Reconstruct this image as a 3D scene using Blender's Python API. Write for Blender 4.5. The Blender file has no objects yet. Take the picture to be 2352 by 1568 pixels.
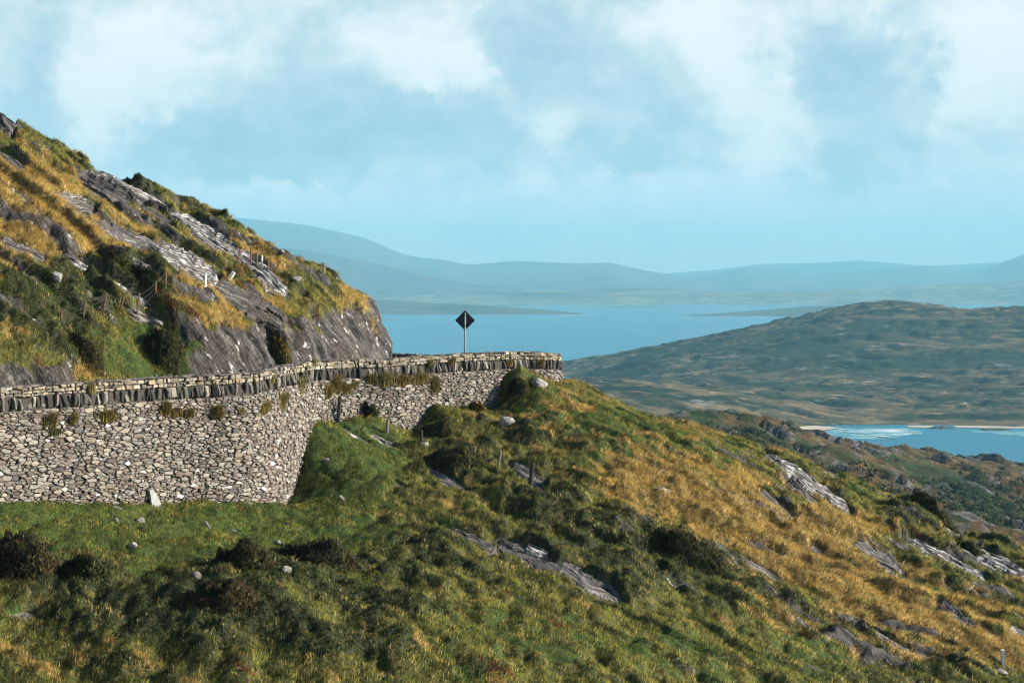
import bpy, math, random
import numpy as np
from mathutils import Vector

rng = np.random.default_rng(7)
random.seed(7)
scene = bpy.context.scene
COL = scene.collection

# ------------------------------------------------------------------ camera
F = 3267.0                      # focal length in photo pixels (photo 2352 px wide)
U0, V0 = 1176.0, 640.0          # straight-ahead column and horizon row
SEA = -180.0                    # the eye is 180 m above the sea
cam_d = bpy.data.cameras.new("camera")
cam = bpy.data.objects.new("camera", cam_d)
COL.objects.link(cam)
cam.location = (0, 0, 0)
cam.rotation_euler = (math.pi / 2, 0, 0)
cam_d.sensor_width = 36.0
cam_d.lens = F * 36.0 / 2352.0
cam_d.shift_y = -144.0 / 2352.0
cam_d.clip_start = 0.5
cam_d.clip_end = 60000
scene.camera = cam


def at(u, v, d):
    """world point seen at photo (u, v) at distance d along the view axis"""
    return np.stack([(np.asarray(u, float) - U0) / F * d, np.asarray(d, float) + 0 * np.asarray(u, float),
                     -(np.asarray(v, float) - V0) / F * d], -1)


# ------------------------------------------------------------------ noise
def _hash(ix, iy, seed):
    h = (ix.astype(np.int64) * 374761393 + iy.astype(np.int64) * 668265263 + seed * 974711) & 0xffffffff
    h = ((h ^ (h >> 13)) * 1274126177) & 0xffffffff
    return (h ^ (h >> 16)) & 0xffff


def noise2(x, y, seed=0):
    x = np.asarray(x, float); y = np.asarray(y, float)
    x, y = np.broadcast_arrays(x, y)
    ix = np.floor(x); iy = np.floor(y)
    fx = x - ix; fy = y - iy
    ux = fx * fx * fx * (fx * (fx * 6 - 15) + 10); uy = fy * fy * fy * (fy * (fy * 6 - 15) + 10)

    def g(ox, oy):
        a = _hash(ix + ox, iy + oy, seed) * (2 * np.pi / 65536.0)
        return np.cos(a) * (fx - ox) + np.sin(a) * (fy - oy)
    a = g(0, 0); b = g(1, 0); c = g(0, 1); d = g(1, 1)
    return 1.5 * ((a + (b - a) * ux) + ((c + (d - c) * ux) - (a + (b - a) * ux)) * uy)


def fbm(x, y, octaves=4, seed=0, gain=0.5):
    s = 0; amp = 1.0; tot = 0
    for o in range(octaves):
        s = s + amp * noise2(x * 2 ** o + o * 17.3, y * 2 ** o - o * 9.1, seed + o)
        tot += amp; amp *= gain
    return s / tot


def domes(x, y, size, seed):
    """rounded clumps of random size; returns height 0..1 and a number of the clump each point belongs to"""
    x = np.asarray(x, float) / size; y = np.asarray(y, float) / size
    ix = np.floor(x); iy = np.floor(y)
    best = np.zeros(x.shape); cid = np.zeros(x.shape, np.int64)
    for ox in (-1, 0, 1):
        for oy in (-1, 0, 1):
            cx, cy = ix + ox, iy + oy
            h1 = _hash(cx, cy, seed); h2 = _hash(cx, cy, seed + 1); h3 = _hash(cx, cy, seed + 2)
            px = cx + 0.1 + 0.8 * h1 / 65535.0; py = cy + 0.1 + 0.8 * h2 / 65535.0
            r2 = ((x - px) ** 2 + (y - py) ** 2) / (0.55 + 0.45 * h3 / 65535.0) ** 2
            h = np.sqrt(np.clip(1 - r2 * .9, 0, 1)) * (0.45 + 0.55 * h2 / 65535.0)
            m = h > best
            best = np.where(m, h, best); cid = np.where(m, h1 * 65536 + h3 + 1, cid)
    return best, cid


def smooth(a, b, x):
    t = np.clip((x - a) / (b - a), 0, 1)
    return t * t * (3 - 2 * t)


# ------------------------------------------------------------------ thin plate spline
class TPS:
    def __init__(self, pts, lam=0.0):
        p = np.asarray(pts, float)
        self.c = p[:, :2].mean(0); self.s = p[:, :2].std()
        q = (p[:, :2] - self.c) / self.s
        n = len(q)
        K = self.k(((q[:, None] - q[None]) ** 2).sum(-1)) + lam * np.eye(n)
        P = np.c_[np.ones(n), q]
        A = np.zeros((n + 3, n + 3)); A[:n, :n] = K; A[:n, n:] = P; A[n:, :n] = P.T
        self.w = np.linalg.solve(A, np.r_[p[:, 2], 0, 0, 0]); self.q = q

    @staticmethod
    def k(r2):
        return 0.5 * r2 * np.log(np.maximum(r2, 1e-12))

    def __call__(self, x, y):
        sh = np.shape(x)
        qx = (np.ravel(x) - self.c[0]) / self.s; qy = (np.ravel(y) - self.c[1]) / self.s
        n = len(self.q)
        z = self.w[n] + self.w[n + 1] * qx + self.w[n + 2] * qy
        for i in range(n):
            z += self.w[i] * self.k((qx - self.q[i, 0]) ** 2 + (qy - self.q[i, 1]) ** 2)
        return z.reshape(sh)


def polyline_sd(px, py, line):
    """signed distance to a polyline (positive on its right-hand side) and nearest arc parameter (index)"""
    best = np.full(px.shape, 1e9); sd = np.zeros(px.shape); idx = np.zeros(px.shape)
    for i in range(len(line) - 1):
        ax, ay = line[i]; bx, by = line[i + 1]
        dx, dy = bx - ax, by - ay; L2 = dx * dx + dy * dy
        t = np.clip(((px - ax) * dx + (py - ay) * dy) / L2, 0, 1)
        ex = px - ax - t * dx; ey = py - ay - t * dy
        d2 = ex * ex + ey * ey
        m = d2 < best
        best[m] = d2[m]
        cr = ex * dy - ey * dx
        sd[m] = np.where(cr[m] >= 0, 1, -1) * np.sqrt(d2[m])
        idx[m] = i + t[m]
    return sd, idx


def catmull(pts, step):
    p = np.asarray(pts, float); out = []
    P = np.vstack([2 * p[0] - p[1], p, 2 * p[-1] - p[-2]])
    for i in range(1, len(P) - 2):
        n = max(2, int(np.linalg.norm(P[i + 1, :2] - P[i, :2]) / step))
        for k in range(n):
            t = k / n
            a, b, c, d = P[i - 1], P[i], P[i + 1], P[i + 2]
            out.append(0.5 * (2 * b + (c - a) * t + (2 * a - 5 * b + 4 * c - d) * t * t + (3 * b - a - 3 * c + d) * t ** 3))
    out.append(p[-1])
    return np.array(out)


# ------------------------------------------------------------------ mesh helpers
def link(o, parent=None):
    COL.objects.link(o)
    if parent is not None:
        o.parent = parent
    return o


def tag(o, label=None, cat=None, group=None, kind=None):
    if label: o["label"] = label
    if cat: o["category"] = cat
    if group: o["group"] = group
    if kind: o["kind"] = kind
    return o


def mesh_np(name, V, loops, starts, mat, parent=None, colors=None, uv=None, rock=None, smooth_shade=False, nrm=None):
    me = bpy.data.meshes.new(name)
    V = np.ascontiguousarray(V, np.float32)
    me.vertices.add(len(V)); me.vertices.foreach_set("co", V.ravel())
    me.loops.add(len(loops)); me.loops.foreach_set("vertex_index", np.ascontiguousarray(loops, np.int32))
    me.polygons.add(len(starts)); me.polygons.foreach_set("loop_start", np.ascontiguousarray(starts, np.int32))
    if smooth_shade:
        me.polygons.foreach_set("use_smooth", np.ones(len(starts), bool))
    else:
        me.polygons.foreach_set("use_smooth", np.zeros(len(starts), bool))
    me.update(calc_edges=True)
    if colors is not None:
        ca = me.color_attributes.new("tint", 'FLOAT_COLOR', 'POINT')
        c = np.ones((len(V), 4), np.float32); c[:, :3] = colors
        ca.data.foreach_set("color", c.ravel())
    if nrm is not None:
        a = me.attributes.new("nrm", 'FLOAT_VECTOR', 'POINT')
        a.data.foreach_set("vector", np.ascontiguousarray(nrm, np.float32).ravel())
    if rock is not None:
        a = me.attributes.new("rock", 'FLOAT', 'POINT')
        a.data.foreach_set("value", np.ascontiguousarray(rock, np.float32))
    if uv is not None:
        l = me.uv_layers.new(name="strata")
        l.data.foreach_set("uv", np.ascontiguousarray(uv[loops], np.float32).ravel())
    if mat: me.materials.append(mat)
    return link(bpy.data.objects.new(name, me), parent)


def grid_faces(nx, ny, mask=None):
    """quads of an array indexed [iy, ix] flattened"""
    i = np.arange(nx - 1)[None, :] + nx * np.arange(ny - 1)[:, None]
    q = np.stack([i, i + 1, i + nx + 1, i + nx], -1).reshape(-1, 4)
    if mask is not None:
        q = q[mask.ravel()]
    return q


def mesh_quads(name, V, q, mat, **kw):
    used = np.unique(q)
    if len(used) < len(V):
        remap = np.full(len(V), -1); remap[used] = np.arange(len(used))
        V = V[used]; q = remap[q]
        for k in ("colors", "uv", "rock", "nrm"):
            if kw.get(k) is not None: kw[k] = kw[k][used]
    return mesh_np(name, V, q.ravel(), np.arange(len(q)) * 4, mat, **kw)


class MB:
    """collects polygons for one mesh"""
    def __init__(self): self.v = []; self.f = []; self.c = []

    def add(self, verts, faces, col=None):
        o = len(self.v)
        self.v.extend([tuple(p) for p in verts]); self.f.extend([tuple(i + o for i in f) for f in faces])
        self.c.extend([tuple(col) if col is not None else (1, 1, 1)] * len(verts))

    def tube(self, pts, radii, n=8, cap=True, col=None, squash=1.0):
        pts = [Vector(p) for p in pts]; vs = []; fs = []
        for i, p in enumerate(pts):
            a = pts[max(i - 1, 0)]; b = pts[min(i + 1, len(pts) - 1)]
            t = (b - a).normalized()
            s = t.cross(Vector((0, 1, 0)) if abs(t.y) < 0.9 else Vector((1, 0, 0))).normalized(); w = t.cross(s)
            for k in range(n):
                an = 2 * math.pi * k / n
                vs.append(p + s * math.cos(an) * radii[i] + w * math.sin(an) * radii[i] * squash)
        for i in range(len(pts) - 1):
            for k in range(n):
                fs.append((i * n + k, i * n + (k + 1) % n, (i + 1) * n + (k + 1) % n, (i + 1) * n + k))
        if cap:
            fs.append(tuple(range(n))[::-1]); fs.append(tuple((len(pts) - 1) * n + k for k in range(n)))
        self.add(vs, fs, col)

    def box(self, c, d, rot=None, col=None, jit=0.0):
        vs = []
        for sx in (-1, 1):
            for sy in (-1, 1):
                for sz in (-1, 1):
                    p = Vector((sx * d[0] / 2, sy * d[1] / 2, sz * d[2] / 2)) + Vector([random.uniform(-jit, jit) for _ in range(3)])
                    if rot is not None: p = rot @ p
                    vs.append(p + Vector(c))
        self.add(vs, [(0, 1, 3, 2), (4, 6, 7, 5), (0, 4, 5, 1), (2, 3, 7, 6), (0, 2, 6, 4), (1, 5, 7, 3)], col)

    def build(self, name, mat, parent=None, smooth_shade=False):
        loops = [i for f in self.f for i in f]
        starts = np.cumsum([0] + [len(f) for f in self.f[:-1]])
        return mesh_np(name, np.array(self.v, float), np.array(loops), starts, mat, parent=parent,
                       colors=np.array(self.c), smooth_shade=smooth_shade)


# ------------------------------------------------------------------ materials
def new_mat(name):
    m = bpy.data.materials.new(name); m.use_nodes = True
    nt = m.node_tree; nt.nodes.clear()
    return m, nt


def N(nt, t, **kw):
    n = nt.nodes.new(t)
    for k, v in kw.items():
        if k.startswith("i_"):
            key = k[2:]
            n.inputs[int(key) if key.isdigit() else key.replace("_", " ")].default_value = v
        else:
            setattr(n, k, v)
    return n


def L(nt, a, b): nt.links.new(a, b)


def mix_rgb(nt, fac, a, b, blend='MIX'):
    n = nt.nodes.new('ShaderNodeMix'); n.data_type = 'RGBA'; n.blend_type = blend
    for sock, val in ((n.inputs[0], fac), (n.inputs[6], a), (n.inputs[7], b)):
        if hasattr(val, 'links'): nt.links.new(val, sock)
        elif isinstance(val, (int, float)): sock.default_value = val
        else: sock.default_value = (*val, 1)
    return n.outputs[2]


def maprange(nt, val, a, b, c=0.0, d=1.0, smoothst=True):
    n = nt.nodes.new('ShaderNodeMapRange')
    if smoothst: n.interpolation_type = 'SMOOTHSTEP'
    L(nt, val, n.inputs[0])
    n.inputs[1].default_value = a; n.inputs[2].default_value = b; n.inputs[3].default_value = c; n.inputs[4].default_value = d
    return n.outputs[0]


def noise_n(nt, vec, scale, detail=4, rough=0.55):
    n = N(nt, 'ShaderNodeTexNoise'); n.inputs['Scale'].default_value = scale
    n.inputs['Detail'].default_value = detail; n.inputs['Roughness'].default_value = rough
    if vec is not None: L(nt, vec, n.inputs['Vector'])
    return n.outputs[0]


def mapping(nt, vec, scale=(1, 1, 1), loc=(0, 0, 0), rot=(0, 0, 0)):
    n = N(nt, 'ShaderNodeMapping'); n.inputs['Scale'].default_value = scale
    n.inputs['Location'].default_value = loc; n.inputs['Rotation'].default_value = rot
    L(nt, vec, n.inputs['Vector']); return n.outputs[0]


def math_n(nt, op, a, b=None, c=None):
    n = N(nt, 'ShaderNodeMath', operation=op)
    for i, v in enumerate((a, b, c)):
        if v is None: continue
        if hasattr(v, 'links'): L(nt, v, n.inputs[i])
        else: n.inputs[i].default_value = v
    return n.outputs[0]


def rock_nodes(nt, uvsock, tone=1.0, lichen=0.5, warm=0.3):
    """layered slate: streaks along the bedding, pale lichen patches that double as painted wet glints on cliffs; returns colour and height"""
    st = noise_n(nt, mapping(nt, uvsock, (0.40, 3.6, 1)), 1.0, 7, 0.72)
    fine = noise_n(nt, mapping(nt, uvsock, (2.0, 22.0, 1), (3, 7, 0)), 1.0, 4, 0.6)
    big = noise_n(nt, mapping(nt, uvsock, (0.35, 1.1, 1), (11, 2, 0)), 1.0, 3, 0.5)
    h = math_n(nt, 'ADD', st, math_n(nt, 'MULTIPLY', fine, 0.45))
    dark = tuple(tone * v for v in (0.018, 0.016, 0.017)); mid = tuple(tone * v for v in (0.19, 0.172, 0.155))
    pale = tuple(tone * v for v in (0.46, 0.43, 0.385)); brown = tuple(tone * v for v in (0.12, 0.08, 0.062))
    c = mix_rgb(nt, maprange(nt, h, 0.60, 0.80), dark, mid)
    c = mix_rgb(nt, maprange(nt, big, 0.45, 0.65, 0, warm), c, brown)
    c = mix_rgb(nt, maprange(nt, h, 0.76, 0.92, 0, 0.85), c, pale)
    crk = noise_n(nt, mapping(nt, uvsock, (2.6, 0.8, 1), (1, 9, 0)), 1.0, 5, 0.6)
    ck = maprange(nt, math_n(nt, 'ABSOLUTE', math_n(nt, 'SUBTRACT', crk, 0.5)), 0.0, 0.018, 0.5, 0.0)
    c = mix_rgb(nt, ck, c, dark)
    h = math_n(nt, 'SUBTRACT', h, math_n(nt, 'MULTIPLY', ck, 0.25))
    li = noise_n(nt, mapping(nt, uvsock, (1.3, 4.2, 1), (5, 1, 0)), 1.0, 7, 0.68)
    thr = 0.70 - 0.22 * lichen
    lm = math_n(nt, 'MULTIPLY', maprange(nt, li, thr, thr + 0.05), maprange(nt, big, 0.62 - 0.4 * lichen, 0.72 - 0.4 * lichen))
    c = mix_rgb(nt, lm, c, (0.62, 0.61, 0.58))
    return c, h


def rock_mat(name, tone=1.0, lichen=0.5, warm=0.3):
    m, nt = new_mat(name)
    uv = N(nt, 'ShaderNodeUVMap', uv_map="strata").outputs[0]
    c, h = rock_nodes(nt, uv, tone, lichen, warm)
    b = N(nt, 'ShaderNodeBump'); b.inputs['Strength'].default_value = 0.9; b.inputs['Distance'].default_value = 0.16
    L(nt, h, b.inputs['Height'])
    p = N(nt, 'ShaderNodeBsdfPrincipled'); p.inputs['Roughness'].default_value = 0.75; p.inputs['Specular IOR Level'].default_value = 0.35
    L(nt, c, p.inputs['Base Color']); L(nt, b.outputs[0], p.inputs['Normal'])
    L(nt, p.outputs[0], N(nt, 'ShaderNodeOutputMaterial').inputs[0])
    return m


def attr_mat(name, rough=0.9, transl=0.0, nscale=None, namp=0.25, bump=0.0, bscale=20.0, spec=0.2):
    """colour from the mesh's own tint attribute, broken up with fine noise"""
    m, nt = new_mat(name)
    c = N(nt, 'ShaderNodeAttribute', attribute_name="tint").outputs['Color']
    pos = N(nt, 'ShaderNodeNewGeometry').outputs['Position']
    if nscale:
        n = noise_n(nt, pos, nscale, 5, 0.65)
        g = maprange(nt, n, 0.3, 0.7, 1 - namp, 1 + namp, False)
        cc = N(nt, 'ShaderNodeCombineColor')
        for i in range(3): L(nt, g, cc.inputs[i])
        c = mix_rgb(nt, 1.0, c, cc.outputs[0], 'MULTIPLY')
    p = N(nt, 'ShaderNodeBsdfPrincipled'); p.inputs['Roughness'].default_value = rough; p.inputs['Specular IOR Level'].default_value = spec
    L(nt, c, p.inputs['Base Color'])
    if transl:                                            # tufts are shaded by the way the whole tuft faces
        L(nt, N(nt, 'ShaderNodeAttribute', attribute_name='nrm').outputs['Vector'], p.inputs['Normal'])
    if bump:
        b = N(nt, 'ShaderNodeBump'); b.inputs['Strength'].default_value = bump; b.inputs['Distance'].default_value = 0.05
        L(nt, noise_n(nt, pos, bscale, 5, 0.6), b.inputs['Height']); L(nt, b.outputs[0], p.inputs['Normal'])
    sh = p.outputs[0]
    if transl:
        t = N(nt, 'ShaderNodeBsdfTranslucent'); L(nt, c, t.inputs[0])
        mx = N(nt, 'ShaderNodeMixShader'); mx.inputs[0].default_value = transl
        L(nt, sh, mx.inputs[1]); L(nt, t.outputs[0], mx.inputs[2]); sh = mx.outputs[0]
    L(nt, sh, N(nt, 'ShaderNodeOutputMaterial').inputs[0])
    return m


def plain_mat(name, col, rough=0.7, metal=0.0, nscale=6.0, namp=0.2):
    m, nt = new_mat(name)
    pos = N(nt, 'ShaderNodeTexCoord').outputs['Object']
    n = noise_n(nt, pos, nscale, 5, 0.6)
    c = mix_rgb(nt, maprange(nt, n, 0.3, 0.7), tuple(v * (1 - namp) for v in col), tuple(min(1, v * (1 + namp)) for v in col))
    p = N(nt, 'ShaderNodeBsdfPrincipled'); p.inputs['Roughness'].default_value = rough; p.inputs['Metallic'].default_value = metal
    L(nt, c, p.inputs['Base Color'])
    L(nt, p.outputs[0], N(nt, 'ShaderNodeOutputMaterial').inputs[0])
    return m


def terrain_mat(name):
    """near ground: soil and turf tint from the mesh, bare slate where the rock attribute says so"""
    m, nt = new_mat(name)
    tint = N(nt, 'ShaderNodeAttribute', attribute_name="tint").outputs['Color']
    rock = N(nt, 'ShaderNodeAttribute', attribute_name="rock").outputs['Fac']
    pos = N(nt, 'ShaderNodeNewGeometry').outputs['Position']
    n1 = noise_n(nt, pos, 3.0, 6, 0.7)
    g = maprange(nt, n1, 0.3, 0.7, 0.55, 1.4, False)
    cc = N(nt, 'ShaderNodeCombineColor')
    for i in range(3): L(nt, g, cc.inputs[i])
    tc = mix_rgb(nt, 1.0, tint, cc.outputs[0], 'MULTIPLY')
    uv = N(nt, 'ShaderNodeUVMap', uv_map="strata").outputs[0]
    rc, rh = rock_nodes(nt, uv, 0.52, 0.50, 0.6)  # the pale lichen here also paints the wet glints of the cliffs
    c = mix_rgb(nt, rock, tc, rc)
    hh = math_n(nt, 'ADD', math_n(nt, 'MULTIPLY', rh, rock), math_n(nt, 'MULTIPLY', n1, 0.5))
    b = N(nt, 'ShaderNodeBump'); b.inputs['Strength'].default_value = 1.0; b.inputs['Distance'].default_value = 0.22
    L(nt, hh, b.inputs['Height'])
    p = N(nt, 'ShaderNodeBsdfPrincipled'); p.inputs['Roughness'].default_value = 0.8; p.inputs['Specular IOR Level'].default_value = 0.25
    L(nt, c, p.inputs['Base Color']); L(nt, b.outputs[0], p.inputs['Normal'])
    L(nt, p.outputs[0], N(nt, 'ShaderNodeOutputMaterial').inputs[0])
    return m


M_TERR = terrain_mat("turf_and_slate")
M_GRASS = attr_mat("grass_blades", 0.75, 0.2)
M_LEAF = attr_mat("scrub_leaves", 0.8, 0.12)
M_STONE = attr_mat("wall_stone", 0.85, 0, 9.0, 0.28, 0.5, 22.0)
M_BOULDER = attr_mat("boulder_stone", 0.85, 0, 5.0, 0.45, 0.7, 9.0)
M_ROCK = rock_mat("slate_bedrock", 1.0, 0.5, 0.35)
M_ROCK_PALE = rock_mat("slate_with_lichen", 1.05, 0.8, 0.2)
M_ROCK_DARK = rock_mat("dark_slate", 0.62, 0.28, 0.4)
M_WOOD_DARK = plain_mat("dark_weathered_wood", (0.022, 0.02, 0.017), 0.85, 0, 14, 0.4)
M_WOOD_PALE = plain_mat("grey_weathered_wood", (0.17, 0.155, 0.12), 0.85, 0, 14, 0.35)
M_RUST = plain_mat("rusty_steel", (0.13, 0.055, 0.03), 0.75, 0.1, 20, 0.35)
M_CONC = plain_mat("pale_concrete", (0.74, 0.72, 0.68), 0.85, 0, 12, 0.2)
M_WIRE = plain_mat("galvanised_wire", (0.14, 0.14, 0.14), 0.6, 0.3, 5, 0.1)
M_SIGNBACK = plain_mat("black_sign_back", (0.012, 0.016, 0.017), 0.5, 0, 3, 0.15)  # near-black all over the back and its brackets
M_STEEL = plain_mat("galvanised_pole", (0.36, 0.38, 0.39), 0.42, 0.5, 8, 0.15)
M_BLACK = plain_mat("black_plastic", (0.015, 0.016, 0.018), 0.5, 0, 3, 0.1)
N_FRONT, N_HILL = 690000, 260000

# ================================================================== the near ground
# ---- stone wall: top outer edge (u, v, d)
WALL_UVD = [(-330, 940, 50), (-150, 908, 55), (0, 893, 58), (200, 880, 61), (400, 868, 64.5), (560, 860, 67), (622, 850, 69.2), (683, 838, 73),
            (740, 831, 76), (815, 828, 78), (905, 825, 79.6), (1000, 818, 82), (1100, 813, 84.3), (1190, 810, 86.5), (1268, 813, 88), (1285, 817, 90.5),
            (1262, 822, 95), (1130, 822, 99.5), (1000, 817.5, 103), (905, 813, 105.5), (780, 811, 107)]
wp = np.array([at(u, v, d) for u, v, d in WALL_UVD])
WP = catmull(wp, 0.12)                                   # dense x, y, ztop
seg = np.linalg.norm(np.diff(WP[:, :2], axis=0), axis=1)
WS = np.r_[0, np.cumsum(seg)]
T = np.gradient(WP[:, :2], axis=0); k5 = np.ones(9) / 9
T = np.stack([np.convolve(np.pad(T[:, i], 4, mode='edge'), k5, 'valid') for i in (0, 1)], 1)
T /= np.linalg.norm(T, axis=1)[:, None]
WN = np.stack([T[:, 1], -T[:, 0]], 1)                    # outward (downhill) normal
ROAD_Z = -5.55

# ---- foot of the cut slope behind the road (u, d) with steepness of the cut
FOOT = [(-420, 58, 2.4), (-100, 63.5, 2.4), (0, 65.5, 2.4), (110, 67.6, 2.4), (190, 69, 1.5), (250, 70, 1.0), (400, 72.8, 1.0), (455, 73.8, 1.5), (500, 74.8, 2.8),
        (560, 76.3, 2.8), (620, 78, 2.2), (660, 79.2, 2.2), (700, 80.5, 2.6), (800, 85.5, 2.8), (876, 91.5, 3.0), (912, 97, 3.2), (905, 102, 3.2), (850, 107, 3), (720, 112, 2.5), (500, 118, 2)]
fp = np.array([((u - U0) / F * d, d, k) for u, d, k in FOOT])
FP = catmull(fp, 0.9)

# ---- control points of the grass slope in front of the wall (u, v, d)
FRONT = [(-300, 1568, 43), (0, 1568, 45), (600, 1568, 46), (1200, 1568, 49), (1800, 1568, 56), (2352, 1568, 62), (2700, 1568, 66),
         (600, 1800, 40), (1500, 1800, 45), (2352, 1800, 53), (-300, 1800, 38),
         (-300, 1350, 48), (0, 1350, 51), (600, 1350, 53), (1200, 1350, 58), (1800, 1380, 66), (2352, 1400, 70), (2700, 1420, 72),
         (-300, 1190, 54), (0, 1172, 57.3), (200, 1166, 60.4), (400, 1166, 63.8), (560, 1160, 66.2), (630, 1172, 69.0), (655, 1130, 71.3), (690, 1020, 73.3), (712, 963, 75.0),
         (750, 975, 76), (815, 972, 77.2), (880, 968, 78.4), (935, 995, 79.6), (968, 982, 80.6), (1000, 928, 81.2), (1030, 945, 82), (1080, 938, 83), (1140, 938, 84.6),
         (1162, 878, 85.2), (1185, 856, 85.8), (1230, 870, 86.8), (1270, 882, 87.8),
         (660, 1250, 62), (760, 1090, 71.5), (780, 1180, 66.5), (900, 1040, 75.5), (1000, 1010, 77.5), (1000, 1180, 67.5), (1150, 1000, 79), (1300, 1000, 79),
         (1400, 1180, 70), (1600, 1010, 83), (1800, 1180, 76), (2100, 1290, 75.5), (2250, 1325, 75.5),
         (1300, 880, 89), (1400, 924, 90), (1470, 972, 89), (1560, 984, 90), (1750, 1034, 88), (1900, 1085, 86.5), (2050, 1152, 85.5), (2200, 1232, 84), (2300, 1278, 85), (2352, 1274, 84), (2600, 1362, 83),
         (1290, 1010, 103), (1470, 1060, 104), (1750, 1130, 102), (2050, 1250, 99), (2352, 1350, 98), (2700, 1430, 98),
         (1100, 880, 108), (1000, 900, 118), (800, 900, 119), (1200, 880, 118), (500, 900, 121), (1300, 1200, 118), (1600, 1260, 118), (2000, 1330, 117), (2500, 1440, 115)]
TF = TPS([at(u, v, d) for u, v, d in FRONT], 1e-5)
# ---- control points of the rocky hillside above the road (u, v, d)
HILL = [(-300, 150, 92), (-300, 500, 79), (-300, 800, 63), (0, 800, 67.5), (0, 600, 74), (0, 400, 81.5), (0, 284, 88), (0, 350, 112),
        (-300, 220, 118), (100, 355, 89.5), (100, 412, 112), (150, 800, 70.5), (200, 425, 90.5), (300, 730, 74.3), (300, 560, 81.5), (300, 424, 92), (300, 500, 112),
        (430, 720, 76), (430, 600, 82), (430, 490, 92.5), (550, 738, 78.3), (550, 625, 85), (550, 512, 94), (550, 560, 112),
        (640, 740, 80.5), (660, 650, 86), (670, 582, 95), (760, 712, 87), (770, 660, 91), (768, 632, 95.5), (850, 700, 93.2), (850, 664, 96.5),
        (885, 715, 97.2), (760, 700, 109), (850, 760, 106), (600, 640, 122), (895, 800, 99)]
TH = TPS([at(u, v, d) for u, v, d in HILL], 1e-5)

GX0, GX1, GY0, GY1, GS = -44.0, 46.0, 36.0, 122.0, 0.125
gx = np.arange(GX0, GX1, GS); gy = np.arange(GY0, GY1, GS)
NX, NY = len(gx), len(gy)
X, Y = np.meshgrid(gx, gy)
SDW, IDW = polyline_sd(X, Y, WP[::8, :2])
SDF, IDF = polyline_sd(X, Y, FP[:, :2])
SDF = -SDF                                              # positive on the hill side of the foot line
KF = np.interp(IDF, np.arange(len(FP)), FP[:, 2])
front = SDW > -0.28
zf = TF(X, Y)
zh = TH(X, Y)
KF = KF * (1 + 0.28 * fbm(X * 0.45, Y * 0.45, 3, 31))
cut = SDF + 0.5 * fbm(X * 0.7, Y * 0.7, 3, 55) * smooth(0, 1.5, SDF)
hill_h = np.maximum(zh - ROAD_Z, 0)
lim = KF * np.maximum(cut, 0)
blend = 0.35
hill_h = 0.5 * (hill_h + lim - np.sqrt((hill_h - lim) ** 2 + blend ** 2)) + blend * 0.3 * smooth(0, 1, SDF)
isback = (~front)
onhill = isback & (SDF > 0)
ROADH = ROAD_Z - 0.10 * np.maximum(0, Y - 89)            # the road dips away round the bend
Zs = np.where(front, zf, np.where(onhill, ROADH + np.maximum(hill_h, 0), ROADH))
# land outside the road where the wall has ended falls away
Uv = U0 + F * X / Y
Vv = V0 - F * Zs / Y
GYD, GXD = np.gradient(Zs, GS)
STEEP = np.sqrt(GXD ** 2 + GYD ** 2)


def bil(A, x, y):
    fx = np.clip((x - GX0) / GS, 0, NX - 1.001); fy = np.clip((y - GY0) / GS, 0, NY - 1.001)
    ix = fx.astype(int); iy = fy.astype(int); fx = fx - ix; fy = fy - iy
    return (A[iy, ix] * (1 - fx) + A[iy, ix + 1] * fx) * (1 - fy) + (A[iy + 1, ix] * (1 - fx) + A[iy + 1, ix + 1] * fx) * fy


def ground_hit(u, v, want=None):
    """first point of the near ground met by the sight line through photo (u, v)"""
    u = np.atleast_1d(np.asarray(u, float)); v = np.atleast_1d(np.asarray(v, float))
    best = np.full(u.shape, np.nan)

    def under(dd):
        x = (u - U0) / F * dd
        ok = -(v - V0) / F * dd <= bil(Zs, x, dd)
        if want == 'hill': ok &= bil(SDW, x, dd) < -1.0
        return ok
    for d in np.arange(37, 121, 0.6):
        ok = np.isnan(best) & under(np.full_like(u, d))
        best[ok] = d
        if not np.isnan(best).any(): break
    hit = ~np.isnan(best); hi = np.where(hit, best, 80.0); lo = hi - 0.6
    for _ in range(6):
        md = (lo + hi) / 2; un = under(md)
        hi = np.where(un, md, hi); lo = np.where(un, lo, md)
    best = np.where(hit, hi, np.nan)
    bad = np.isnan(best)
    if bad.any():
        # the sight line clears the crest: take the place where it passes closest above the ground
        ds_ = np.arange(45, 116, 0.5); gap = np.full(u.shape, 1e9); bd = np.full(u.shape, 80.0)
        for dd in ds_:
            x_ = (u - U0) / F * dd; a_ = np.full_like(u, dd); g_ = -(v - V0) / F * dd - bil(Zs, x_, a_)
            if want == 'hill': g_ = np.where(bil(SDW, x_, a_) < -1.0, g_, 1e9)
            mm_ = g_ < gap; gap = np.where(mm_, g_, gap); bd = np.where(mm_, dd, bd)
        best = np.where(bad, bd, best)
    x = (u - U0) / F * best
    return np.stack([x, best, bil(Zs, x, best)], -1)


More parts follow.
